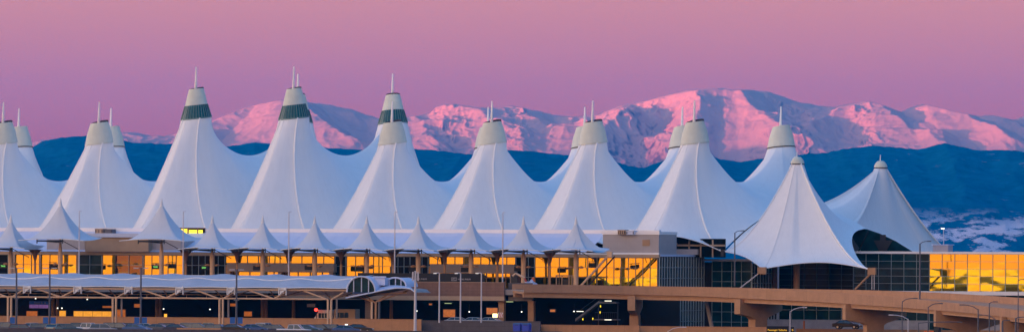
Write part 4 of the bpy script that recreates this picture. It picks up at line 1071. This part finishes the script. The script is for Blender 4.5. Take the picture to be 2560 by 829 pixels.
t = bpy.data.objects.new('road_ramp', None); COL.objects.link(t); t.location = (ctr[0][0], ctr[0][1], 0); tag(t, 'long curved concrete road ramp sweeping down to the right on hammerhead piers', 'ramp')
near_top, ledge, gird, far_top, far_low = [], [], [], [], []
lx, ly = ctr[0]
nrm = []
for i, (x, y) in enumerate(ctr):
    a_ = ctr[max(0, i - 1)]; b_ = ctr[min(70, i + 1)]; d = Vector((b_[0] - a_[0], b_[1] - a_[1])).normalized(); nrm.append(Vector((-d.y, d.x)))
def loft(name, secs, m, smooth=False):
    """secs: per station closed list of (offset across, z)"""
    g = MB(); k = len(secs[0])
    for i, s in enumerate(secs):
        for o_, z in s: g.v.append((ctr[i][0] + nrm[i].x * o_ - lx, ctr[i][1] + nrm[i].y * o_ - ly, z))
    for i in range(len(secs) - 1):
        for j in range(k):
            j2 = (j + 1) % k; g.f.append((i * k + j, i * k + j2, (i + 1) * k + j2, (i + 1) * k + j))
    g.f.append(tuple(range(k))); g.f.append(tuple((len(secs) - 1) * k + j for j in range(k))[::-1])
    return g.build(name, m, t, smooth)
zs = []
for x in rxs:
    Y = sm_(x, 1); zs.append([Zof(x, sm_(x, c), Y) for c in (2, 3, 4)] + [Zof(x, sm_(x, 5), Y + 10)])
# joints follow the ramp: material with spacing along its length approximated on object X
M['ramp'] = stripes_mat('ramp_concrete', (.43, .235, .13), [(0, 3.05, .06)], dark=.82, noise=.14, nscale=.5)
M['girder'] = mat('ramp_girder', (.47, .26, .14), .8, noise=.12, nscale=.6)
loft('near_parapet', [[(0, a[1]), (0, a[0]), (.3, a[0]), (.34, a[1])] for a in zs], 'ramp')
loft('far_parapet', [[(9.6, a[3] - 1.5), (9.6, a[3]), (9.9, a[3]), (9.9, a[3] - 1.5)] for a in zs], 'ramp')
loft('deck', [[(.35, a[1] + .05), (9.59, a[3] - 1.05), (9.59, a[3] - 1.45), (.35, a[1] - .3)] for a in zs], 'concplain')
loft('girder', [[(.45, a[2]), (.45, a[1] - .0), (1.3, a[1] - .0), (1.3, a[2])] for a in zs], 'girder')
loft('girder', [[(8.0, a[2]), (8.0, a[3] - 1.46), (8.8, a[3] - 1.46), (8.8, a[2])] for a in zs], 'girder')
for i, (x, w_l, lb) in enumerate([(1583, 0, 'nearest to the gold glass corner'), (1858, 0, 'in the middle, left of the slanting lamp arm'), (2110, 0, 'left of the grey barrier before the glass wing'), (2345, 0, 'fourth, partly behind several lamp posts'), (2505, 0, 'at the far right edge')]):
    j = min(range(71), key=lambda k: abs(rxs[k] - x)); g_ = nrm[j]; zt = zs[j][2]
    p = bpy.data.objects.new('ramp_pier', None); COL.objects.link(p); p.location = (ctr[j][0], ctr[j][1], 0); p.rotation_euler = (0, 0, math.atan2(g_.y, g_.x) - math.pi / 2 - .0)
    tag(p, 'concrete hammerhead pier of the curved ramp, ' + lb, 'pier', 'hammerhead piers of the ramp')
    tp = zt + .62; 
    # cap beam runs across the road: y axis; tan end face towards the viewer
    hb = MB(); n0 = len(hb.v); prof_ = [(-.5, tp), (-.5, tp - 2.45), (2.5, tp - 2.95), (3.0, tp - 3.3), (6.3, tp - 3.3), (6.8, tp - 2.95), (10.2, tp - 1.9), (10.2, tp)]
    k = len(prof_); hb.v = [(-.62, a_, b_) for a_, b_ in prof_] + [(.62, a_, b_) for a_, b_ in prof_]
    hb.f = [tuple(range(k)), tuple(range(k, 2 * k))[::-1]] + [(q, k + q, k + (q + 1) % k, (q + 1) % k) for q in range(k)]
    hb.build('pier_cap', 'concplain', p)
    MB().box(-.75, .75, 3.2, 6.2, 0, tp - 3.25).build('shaft', 'concplain', p); MB().box(-.82, -.76, 3.9, 5.5, .2, tp - 3.5).build('recess', 'concshade', p)
# ================= lamp posts =================
def dark_T():
    r = bpy.data.objects.new('lamp_post', None); COL.objects.link(r)
    MB().tube([(0, 0, 0), (0, 0, 10.9)], .17, 8, .13).build('pole', 'poled', r); a_ = MB().tube([(-1.15, 0, 10.95), (1.15, 0, 10.95)], .05, 6).build('arm', 'poled', r)
    for s in (-1, 1): MB().box(min(s * .3, s * 1.2), max(s * .3, s * 1.2), -.17, .17, 10.84, 11.0).build('lamp_head', 'polew', a_)
    MB().lathe([(.34, 0), (.3, .9), (.2, 1.0)], 10).build('base', 'concshade', r); MB().box(-.45, .45, -.12, .1, 5.9, 6.15).build('box', 'poled', r)
    return r
dl = ['leftmost, by the blue sign at the left edge', 'beside the double blue signs left of the kiosk', 'third, between the long kiosk and tan inner columns', 'fourth, left of the middle double cream columns']
for i, (x, top) in enumerate([(43, 668), (126, 668), (354, 668), (593, 672)]):
    Y = 1163; o = dtp = dark_T() if i == 0 else copy_tree(dtp)
    X, _, z = W(x, top, Y); o.location = (X, Y, z - 11.0); tag(o, 'dark T shaped lamp post, ' + dl[i], 'lamp post', 'dark T shaped lamp posts')
    if True:
        zz = Zof(x, 800, Y)
        for k, s in enumerate((-1, 1)):
            if i == 0 and s > 0: continue
            bsn = thing('wayfinding_sign', 'blue sign panel on the %s side of the %s dark lamp post' % ('left' if s < 0 else 'right', ['first', 'second', 'third', 'fourth'][i]), 'sign', 0, 0, 0, 'blue sign panels on the lamp posts')
            bsn.location = (X + s * .62, Y - .3, zz - .5); bsn.rotation_euler = (0, 0, 0)
            MB().box(-.42, .42, 0, .05, 0, 1.05).build('panel', 'signblue', bsn); MB().box(-.42, .42, .06, .12, .45, .55).build('clamp', 'dark', bsn)
def white_pole(h, kind):
    r = bpy.data.objects.new('lamp_post', None); COL.objects.link(r)
    MB().tube([(0, 0, 0), (0, 0, h)], .13, 8, .10).build('pole', 'polew', r)
    if kind == 'arm':
        a_ = MB().tube([(0, 0, h), (-.2, 0, h + .05), (-.95, 0, h)], .09, 6).build('arm', 'polew', r); MB().box(-1.0, -.45, -.15, .15, h - .1, h + .06).build('lamp_head', 'lampdim', a_)
    return r
wl_ = ['left one, before the left part of the brown wall', 'middle one, crossing the banner lettering', 'right one, near the end of the brown wall']
for i, x in enumerate((1100, 1153, 1205)):
    Y = 1170; o = wp = white_pole(8.1, 'arm') if i == 0 else copy_tree(wp)
    X, _, z = W(x, 682, Y); o.location = (X, Y, z - 8.1); tag(o, 'white short-armed lamp post of three, ' + wl_[i], 'lamp post', 'three white lamp posts')
r = bpy.data.objects.new('floodlight_mast', None); COL.objects.link(r); X, Y, z = W(1040, 676, 1140); r.location = (X, Y, 0); tag(r, 'stout white mast with upright floodlights at the end of the tan wall', 'floodlight mast')
MB().tube([(0, 0, 0), (0, 0, z)], .25, 10, .16).build('pole', 'polew', r)
for s in (-1, 1): MB().box(s * .42 - .13, s * .42 + .13, -.2, .1, z - 1.6, z - .15).build('floodlight', 'polew', r)
MB().box(-.5, .5, .0, .08, z - 1.0, z - .85).build('crossbar', 'poled', r); MB().lathe([(.42, 0), (.4, .9), (.25, 1.2)], 10).build('base', 'polew', r)
def cobra(label, x, ytop, Y, dx, dark=True, zb=0.0, w=.12, rise=.5):
    X, _, z = W(x, ytop, Y); m_ = 'poled' if dark else 'polew'
    r = bpy.data.objects.new('lamp_post', None); COL.objects.link(r); r.location = (X, Y, zb); tag(r, label, 'lamp post', 'curved arm lamp posts on the right')
    h = z - zb; hp = h - rise
    MB().tube([(0, 0, 0), (0, 0, hp)], w, 8, w * .75).build('pole', m_, r)
    L_ = dx / F * Y; a_ = MB().tube([(0, 0, hp - .1), (L_ * .3, 0, hp + rise * .55), (L_ * .65, 0, hp + rise * .9), (L_, 0, hp + rise)], .065, 6).build('arm', m_ if dark else 'polew', r)
    s = 1 if dx > 0 else -1; MB().box(min(L_ - s * .15, L_ + s * .5), max(L_ - s * .15, L_ + s * .5), -.14, .14, hp + rise - .09, hp + rise + .07).build('lamp_head', m_, a_)
cobra('dark lamp post rising from the ramp before the last normal tent', 1838, 576, 1176, 16, True, 8.3, .12, .3)
cobra('dark lamp post standing on the ramp before the dark panes of the wing', 2301, 602, 1112, 20, True, 5.5, .14, .35)
cobra('pale curved lamp arm low in front of the tan wall under the first pier', 1672, 816, 1130, 38, False, 0, .10, .6)
cobra('grey lamp post with pale arm beside the black amber sign', 1977, 767, 1120, 34, False, 0, .09, .6)
cobra('dark lamp post with arm to the right under the ramp between two piers', 2257, 744, 1040, 30, True, 0, .09, .45)
cobra('dark lamp post with faint arm over the fourth pier', 2322, 757, 1030, 28, True, 0, .09, .5)
cobra('pale curved lamp arm to the left before the grey barrier', 2272, 786, 1035, -40, False, 0, .08, .55)
cobra('dark lamp post with pale arm to the left right of the fourth pier', 2447, 761, 1020, -38, True, 0, .11, .6)
cobra('lower dark lamp post with pale arm to the left near the right edge', 2489, 786, 1010, -34, True, 0, .10, .5)
cobra('thin dark post with stub arm crossing the ramp near the right edge', 2475, 753, 1015, 12, True, 0, .10, .2)
cobra('thin dark post with level arm at the far right before the gold glass', 2547, 697, 1030, 16, True, 0, .08, .1)
cobra('stout grey post with level arm at the right edge below the ramp', 2541, 791, 1000, 24, True, 0, .16, .1)
cobra('stout grey post near the far right piers', 2508, 799, 1000, 10, True, 0, .16, .1)
cobra('stout grey post with long level arm left of the fourth pier', 2298, 803, 1005, 100, True, 0, .09, .1)
cobra('long thin arched lamp arm above the leaning strut below the ramp', 1757, 752, 1190, 30, True, 0, .06, .3)
# leaning strut below ramp
r = thing('leaning_strut', 'pale leaning strut before the dark glass under the ramp', 'strut', Uat(1772, -50), -50, 0)
MB().tube([(.9, 0, .4), (-.3, 0, 5.6)], .36, 8, .3).build('strut', 'concshade', r); MB().box(.5, 1.3, -.4, .4, 0, .45).build('foot', 'concshade', r)
# black amber message sign
Y = 1120; X, _, z = W(1952, 829, Y)
r = bpy.data.objects.new('message_sign', None); COL.objects.link(r); r.location = (X, Y, z - 1.2); tag(r, 'black message sign with amber letters at the bottom edge below the ramp', 'sign')
MB().box(-2.1, 1.35, 0, .3, 1.0, 2.15).build('panel', 'black', r); MB().box(1.55, 2.2, 0, .3, 1.0, 2.05).build('panel', 'black', r)
text_mesh('lettering', 'Passenger Vehicles', .40, 'gold_print', r, (-1.95, -.03, 1.42)); text_mesh('arrow', '\u2191', .5, 'gold_print', r, (1.75, -.03, 1.35))
MB().box(-2.3, 2.4, .1, .25, .9, 1.0).build('crossbar', 'poled', r)
for s in (-1.6, 1.4): MB().tube([(s, .2, -1.5), (s, .2, 1.0)], .1, 6).build('post', 'poled', r)
# stair under the ramp
r = thing('stairway', 'dark steel stair and landing under the curved ramp with small lamps', 'stairs', Uat(1450, -44), -44, .1)
su = lambda x: Uat(x, -44) - Uat(1450, -44)
st = MB(); st.prism([(su(1440), 2.1), (su(1500), 5.2), (su(1500), 5.6), (su(1440), 2.5)], 0, 1.5); st.build('flight', 'concshade', r)
MB().box(su(1498), su(1542), 0, 1.6, 5.1, 5.4).build('landing', 'concshade', r); MB().box(su(1488), su(1545), 0, 1.6, 2.3, 2.5).build('landing', 'concshade', r)
rl = MB()
for q in range(12): xx = su(1490) + q * .34; rl.tube([(xx, -.05, 2.5), (xx, -.05, 3.6)], .02, 4)
rl.tube([(su(1490), -.05, 3.6), (su(1545), -.05, 3.6)], .04, 4).tube([(su(1440), -.05, 3.3), (su(1500), -.05, 6.3)], .05, 4); rl.build('railing', 'poled', r)
for xx in (1495, 1543): MB().tube([(su(xx), .7, -.1), (su(xx), .7, 5.1)], .09, 6).build('post', 'poled', r)
for x, y in ((1459, 796), (1484, 795), (1503, 764), (1502, 779)):
    u_, z_ = Q(x, y, -45); MB().lathe([(.01, z_ - .35), (.08, z_ - .2), (.08, z_), (.01, z_ + .07)], 8, (0, 0), u_ - Uat(1450, -44), -1).build('lamp', 'yellow', r)
# lower part of the gold corner block: panes behind the ramp and dark interior
window(1545, 1645, VF, .4, DECK - 1.2, 4, 3, 'gold', 'mullion', rowtilt=[.5, -.6, .2]); window(1376, 1545, VF, .4, DECK - 1.2, 5, 3, 'blackglass', 'mullion')

# ================= construction bits on the upper road =================
def up(x, y, v): q = Q(x, y, v); return q
r = thing('excavator', 'small excavator with tan raised arm left of the ramp start', 'excavator', Uat(1300, -50), -50, DECK)
ez = lambda y: Q(1300, y, -50)[1] - DECK; ex = lambda x: Uat(x, -50) - Uat(1300, -50)
MB().box(ex(1283), ex(1298), -.8, .8, .9, 2.2).build('cab', 'dark', r); MB().tube([(ex(1288), -.9, ez(689)), (ex(1296), -.9, ez(683)), (ex(1318), -.9, ez(694))], .2, 6).build('boom', 'truss', r)
MB().tube([(ex(1318), -.9, ez(694)), (ex(1322), -.9, ez(703))], .14, 6).build('stick', 'stripe', r); MB().box(ex(1278), ex(1304), -1, 1, 0, .8).build('track', 'dark', r)
r = thing('tarp_heap', 'heap covered by a pale blue tarp on the ramp start wall', 'tarp heap', Uat(1327, -50), -50, 8.0)
P = []
for i in range(9):
    row = []
    for j in range(15):
        a_ = j / 14 * 2 - 1; b_ = i / 8 * 2 - 1; h = max(0, 1 - a_ * a_) ** .6 * max(0, 1 - b_ * b_) ** .5
        row.append((a_ * 1.25, b_ * 1.0, h * (1.0 + .25 * math.sin(a_ * 7 + b_ * 3))))
    P.append(row)
MB().grid(P).build('tarp', 'grassy', r, smooth=True)
r = thing('traffic_drum', 'orange traffic drum behind the tarp heap', 'traffic drum', Uat(1335, -46), -46, DECK)
MB().lathe([(.36, 0), (.34, .3), (.36, .32), (.3, 1.9), (.1, 2.0)], 12).build('drum', 'orange', r); MB().lathe([(.36, .9), (.345, 1.2)], 12).build('stripe', 'parapet', r)
r = thing('scaffold_frame', 'white trimmed site hut frame before the gold panes', 'site hut', Uat(1415, -40), -40, DECK)
sx_ = lambda x: Uat(x, -40) - Uat(1415, -40)
fr = MB(); 
for x in (1392, 1406, 1424, 1431): fr.box(sx_(x) - .09, sx_(x) + .09, 0, .18, 0, 2.2)
fr.box(sx_(1390), sx_(1433), -.02, .2, 2.2, 2.4).box(sx_(1390), sx_(1433), -.02, .2, 0, .35); fr.build('frame', 'beige', r); MB().box(sx_(1407), sx_(1423), .2, .9, .3, 1.7).build('machine', 'dark', r)
r = thing('orange_barrier', 'thin red orange marker post before the grey barrier', 'marker post', Uat(2012, -45), -45, 1.0)
MB().tube([(0, 0, 0), (0, 0, 1.6)], .16, 8).build('post', 'orange', r); MB().lathe([(.3, 0), (.25, .12)], 8).build('foot', 'dark', r)
r = thing('loader', 'amber construction loader half hidden behind the fourth ramp pier', 'loader', 0, 0); X, Y, z = W(2335, 822, 1110); r.location = (X, Y, 0)
MB().box(-1.3, .3, -.7, .7, .9, 1.8).build('body', 'orange', r); MB().box(.3, 1.1, -.7, .7, 1.0, 2.8).build('cab', 'dark', r)
for s in (-.8, .7): MB().lathe([(.01, -.2), (.55, -.2), (.55, .2), (.01, .2)], 12).build('wheel', 'dark', r).matrix_basis = Matrix.Translation((s, -.8, .55)) @ Matrix.Rotation(math.pi / 2, 4, 'X')

# ================= vehicles =================
def car_paint(name, c): return mat('paint_' + name, c, .28, spec=.6)
for nme, c in dict(silver=(.35, .38, .42), white=(.70, .70, .72), navy=(.01, .025, .07), black=(.008, .008, .010), maroon=(.09, .015, .02), teal=(.02, .09, .13), grey=(.10, .11, .13), blue=(.03, .10, .26), cream=(.35, .33, .22)).items(): M['p_' + nme] = car_paint(nme, c)
M['carglass'] = mat('car_glass', (.01, .03, .05), .05, spec=.8); M['tyre'] = mat('tyre', (.01, .01, .01), .9); M['rim'] = mat('wheel_rim', (.4, .4, .42), .3, 1.0)
M['headl'] = mat('lamp_glass', (.6, .6, .6), .1); M['taill'] = mat('tail_glass', (.25, .01, .01), .2)
SHAPES = dict(
 sedan=dict(L=4.7, body=[(-2.35, .35), (-2.35, .85), (-2.1, .98), (-1.3, 1.02), (1.0, .98), (2.05, .82), (2.33, .62), (2.35, .35)], cab=[(-1.75, 1.0), (-1.05, 1.43), (.25, 1.45), (1.15, .98)]),
 suv=dict(L=4.8, body=[(-2.4, .4), (-2.4, 1.05), (-2.3, 1.12), (1.05, 1.10), (2.1, .98), (2.38, .8), (2.4, .4)], cab=[(-2.28, 1.1), (-2.0, 1.72), (.3, 1.78), (1.15, 1.10)]),
 pickup=dict(L=5.5, body=[(-2.75, .5), (-2.75, 1.12), (-2.65, 1.16), (1.3, 1.16), (2.5, 1.05), (2.72, .9), (2.75, .5)], cab=[(-.95, 1.15), (-.75, 1.82), (.75, 1.84), (1.4, 1.15)]),
 van=dict(L=5.0, body=[(-2.5, .4), (-2.5, 1.15), (-2.4, 1.2), (1.6, 1.15), (2.3, .95), (2.5, .75), (2.5, .4)], cab=[(-2.4, 1.18), (-2.25, 1.9), (.7, 1.92), (1.9, 1.12)]))
def car(kind, paint):
    S = SHAPES[kind]; r = bpy.data.objects.new('parked_car', None); COL.objects.link(r); W2 = .92
    b = MB().prism(S['body'], -W2, W2).build('body', 'p_' + paint, r)
    mod = b.modifiers.new('bevel', 'BEVEL'); mod.width = .07; mod.segments = 2
    c = S['cab']; g = MB(); ins = .18
    top = [(c[1][0], c[1][1]), (c[2][0], c[2][1])]
    # glasshouse tapered towards the roof
    g.v = [(c[0][0], -W2 + .04, c[0][1]), (c[3][0], -W2 + .04, c[3][1]), (c[2][0], -W2 + ins, c[2][1] - .05), (c[1][0], -W2 + ins, c[1][1] - .05), (c[0][0], W2 - .04, c[0][1]), (c[3][0], W2 - .04, c[3][1]), (c[2][0], W2 - ins, c[2][1] - .05), (c[1][0], W2 - ins, c[1][1] - .05)]
    g.f = [(0, 1, 2, 3), (4, 7, 6, 5), (0, 3, 7, 4), (1, 5, 6, 2), (3, 2, 6, 7), (0, 4, 5, 1)]
    g.build('windows', 'carglass', r)
    rf = MB().box(c[1][0] - .03, c[2][0] + .03, -W2 + ins - .02, W2 - ins + .02, c[1][1] - .05, c[1][1] + .02).build('roof', 'p_' + paint, r); mod = rf.modifiers.new('bevel', 'BEVEL'); mod.width = .03; mod.segments = 2
    pl = MB()
    for s in (-1, 1):
        ya, yb = s * (W2 - .03), s * (W2 - ins + .01)
        for (a_, b_) in ((c[0], c[1]), (c[3], c[2])): pl.tube([(a_[0], ya, a_[1]), (b_[0], yb, b_[1] - .02)], .045, 5)
        xm = (c[0][0] + c[3][0]) / 2 - .1; pl.tube([(xm, ya, c[0][1]), (xm, yb, c[1][1] - .02)], .04, 5)
    pl.build('pillar', 'p_' + paint, r)
    for x in (-S['L'] * .3, S['L'] * .31):
        for s in (-1, 1):
            w = MB().lathe([(.2, -.11), (.32, -.11), (.34, -.07), (.34, .07), (.32, .11), (.2, .11)], 18).build('wheel', 'tyre', r); w.matrix_basis = Matrix.Translation((x, s * (W2 - .08), .34)) @ Matrix.Rotation(math.pi / 2, 4, 'X')
            MB().lathe([(.01, -.1), (.21, -.1), (.21, .1), (.01, .1)], 12).build('rim', 'rim', w)
    for s in (-1, 1):
        MB().box(S['L'] / 2 - .12, S['L'] / 2 + .015, min(s * .55, s * .85), max(s * .55, s * .85), .62, .78).build('headlight', 'headl', r)
        MB().box(-S['L'] / 2 - .015, -S['L'] / 2 + .1, min(s * .6, s * .86), max(s * .6, s * .86), .75, .92).build('taillight', 'taill', r)
    return r
cars = [  # x, Y, kind, paint, heading(deg), label
 (14, 1150, 'van', 'grey', 3, 'grey van with dark roof at the left edge by the tan wall'), (60, 1137, 'suv', 'maroon', 8, 'maroon car at the foot of the leftmost dark lamp post'),
 (88, 1152, 'sedan', 'silver', -10, 'silver car between the two leftmost dark lamp posts'), (113, 1150, 'suv', 'navy', 5, 'dark blue car just left of the second dark lamp post'), (136, 1136, 'sedan', 'cream', 85, 'cream car end-on at the foot of the second dark lamp post'),
 (175, 1148, 'suv', 'teal', 12, 'long teal car right of the second dark lamp post'), (222, 1152, 'pickup', 'white', -15, 'white pickup with bright cab frame below the long amber kiosk'), (212, 1165, 'suv', 'black', 0, 'black roof behind the white pickup'),
 (262, 1148, 'suv', 'silver', 10, 'silver roofed car before the double cream columns near the kiosk'), (298, 1150, 'van', 'black', -8, 'black van with pale roof rail right of the silver roofed car'), (335, 1165, 'suv', 'navy', 4, 'dark blue car behind, left of the third dark lamp post'),
 (345, 1140, 'sedan', 'blue', -22, 'blue car in front at the third dark lamp post'), (368, 1152, 'sedan', 'silver', 5, 'silver car just right of the third dark lamp post'), (402, 1146, 'sedan', 'grey', -12, 'grey car with curved window rim below the tan inner columns'),
 (430, 1166, 'suv', 'black', 0, 'black raised roof standing above the grey car'), (447, 1143, 'sedan', 'navy', -12, 'dark blue car right of the grey car with rounded windows'), (490, 1154, 'van', 'grey', -8, 'grey long-roofed van in the gap between blue cars'),
 (522, 1162, 'pickup', 'cream', 5, 'cream topped pickup left of the middle double cream columns'), (550, 1150, 'suv', 'navy', -14, 'dark blue car with light windscreen edge by the middle double columns'), (590, 1149, 'sedan', 'black', -16, 'black car at the foot of the fourth dark lamp post'),
 (636, 1150, 'sedan', 'blue', 6, 'blue car right of the fourth dark lamp post'), (664, 1158, 'van', 'white', 80, 'white van end-on right of the blue car'), (694, 1150, 'suv', 'navy', -5, 'navy car left of the white pickup with square windows'),
 (738, 1142, 'pickup', 'white', -6, 'white pickup with square side windows left of the shuttle bus'), (772, 1148, 'sedan', 'teal', -18, 'teal car behind the white pickup with square side windows'), (804, 1156, 'suv', 'black', 4, 'black car below the red lamp'),
 (838, 1160, 'suv', 'grey', -6, 'grey car left of the patrol car'), (900, 1158, 'sedan', 'black', 0, 'black car last in the row right of the patrol car')]
cache = {}
for (x, Y, kind, paint, hd, lb) in cars:
    key = (kind, paint)
    if key not in cache: o = cache[key] = car(kind, paint)
    else: o = copy_tree(cache[key])
    X, _, _ = W(x, 0, Y); o.location = (X, Y, .15 if kind == 'sedan' else 0); o.rotation_euler = (0, 0, R(hd - 6)); tag(o, lb, 'car', 'cars parked along the tan wall')
    if kind == 'sedan': o.location.z = .45
    else: o.location.z = .1
o = car('sedan', 'blue'); X, Y, _ = W(868, 0, 1140); o.location = (X, Y, .45); tag(o, 'blue and white patrol car with a light bar on its roof', 'car'); lb_ = MB()
for q in (-.5, 0, .5): MB().box(-.2, .2, q - .2, q + .2, 1.48, 1.62).build('light_bar', 'lampw', o)
for i, (x, lb) in enumerate([(1148, 'left of the three pale car roofs behind the dark grey block wall'), (1192, 'middle of the three pale car roofs behind the dark grey block wall'), (1232, 'right of the three pale car roofs, below the glowing board')]):
    o = copy_tree(cache[('sedan', 'silver')]); at(o, Uat(x, -70), -70, 1.5, R(4)); tag(o, lb, 'car', 'cars on the lower road')
o = copy_tree(cache[('sedan', 'black')]); at(o, Uat(2120, -46), -46, 1.3); tag(o, 'dark car behind the third ramp pier by the grey barrier', 'car')
# shuttle buses
def bus(label, x0, x1, y0, m_='beige', front=False):
    v = -68; ua, z1 = Q(x0, y0, v); ub, _ = Q(x1, y0, v); L2 = (ub - ua) / 2
    r = thing('shuttle_bus', label, 'bus', (ua + ub) / 2, v, 1.5); h = z1 - 1.5
    b = MB().box(-L2, L2, -1.1, 1.1, .4, h).build('body', m_, r); md = b.modifiers.new('bevel', 'BEVEL'); md.width = .12; md.segments = 2
    n = 3; g = MB()
    for q in range(n): a_ = -L2 * .85 + L2 * 1.25 * q / n; g.box(a_, a_ + L2 * 1.25 / n - .08, -1.13, -1.105, h * .45, h * .78)
    g.build('windows', 'carglass', r)
    for s in (-.6, .6): MB().lathe([(.01, -.12), (.42, -.12), (.42, .12), (.01, .12)], 14).build('wheel', 'tyre', r).matrix_basis = Matrix.Translation((s * L2, -1.0, .42)) @ Matrix.Rotation(math.pi / 2, 4, 'X')
    if front: MB().prism([(-L2 - 1.1, .45), (-L2, .45), (-L2, h * .8)], -1.05, 1.05).build('bonnet', m_, r)
bus('tan shuttle bus with black side windows below the arched end canopy', 843, 896, 771)
bus('pale shuttle bus partly hidden by the double cream columns', 802, 838, 773, 'steelwhite', True)

# black hanging direction boards at the kerb columns
hb_ = [(10, 664, True, 'left edge, green lettering'), (133, 664, False, 'left of the tall left kerb column'), (391, 666, True, 'left of the tall column under the yellow opening, green lettering'), (432, 664, False, 'right of the tall column under the yellow opening'),
       (513, 668, True, 'before the black panes, green lettering'), (643, 669, False, 'before the left concrete portal beam'), (772, 668, False, 'at the right end of the left portal'), (903, 672, False, 'before the gold panes left of the banner'), (1032, 672, False, 'above the left banner lettering'), (1163, 673, False, 'before the right concrete portal beam'), (1296, 671, False, 'before the black panes above the toilets'), (1482, 662, False, 'between the last kerb column and the slanting strut')]
for i, (x, y, gr, lb) in enumerate(hb_):
    u_, z_ = Q(x, y, -42); r = thing('direction_board', 'black direction board hanging ' + lb, 'sign', u_, -42, z_ - .4, 'black hanging direction boards')
    MB().box(-.68, .68, 0, .15, 0, .78).build('panel', 'black', r); MB().box(-.8, .8, .02, .12, .95, 1.05).build('bar', 'dark', r)
    for s in (-.5, .5): MB().box(s - .03, s + .03, .04, .1, .78, .95).build('hanger', 'dark', r)
    if gr: text_mesh('lettering', 'EXIT' if i == 4 else 'TAXI', .38, 'green', r, (-.5, -.02, .26), bold=True)
# glazed dormer with lit ceiling showing between two kerb canopies
VD = VP - .35
ua, zt = Q(426, 570, VD); ub, zb = Q(512, 616, VD)
r = thing('glazed_dormer', 'dark glazed opening with bright yellow lit ceiling between two kerb canopies', 'glazed opening', (ua + ub) / 2, VD, zb); w = (ub - ua) / 2; h = zt - zb
MB().box(-w, w, 0, .3, 0, h).build('glass', 'blackglass', r); MB().box(-w - .05, w + .05, -.1, .34, h, h + .12).build('lintel', 'stone', r)
lit = MB().box(-w + .1, w * .05, -.04, -.005, h * .74, h * .97).build('lit_pane', 'yellow', r); MB().box(w * .1, w * .9, -.04, -.005, h * .62, h * .92).build('lit_pane', 'yellow', r)
for q in (-.5, 0.05, .62): MB().box(w * q - .1, w * q + .1, -.14, -.045, 0, h).build('mullion', 'stone', r)
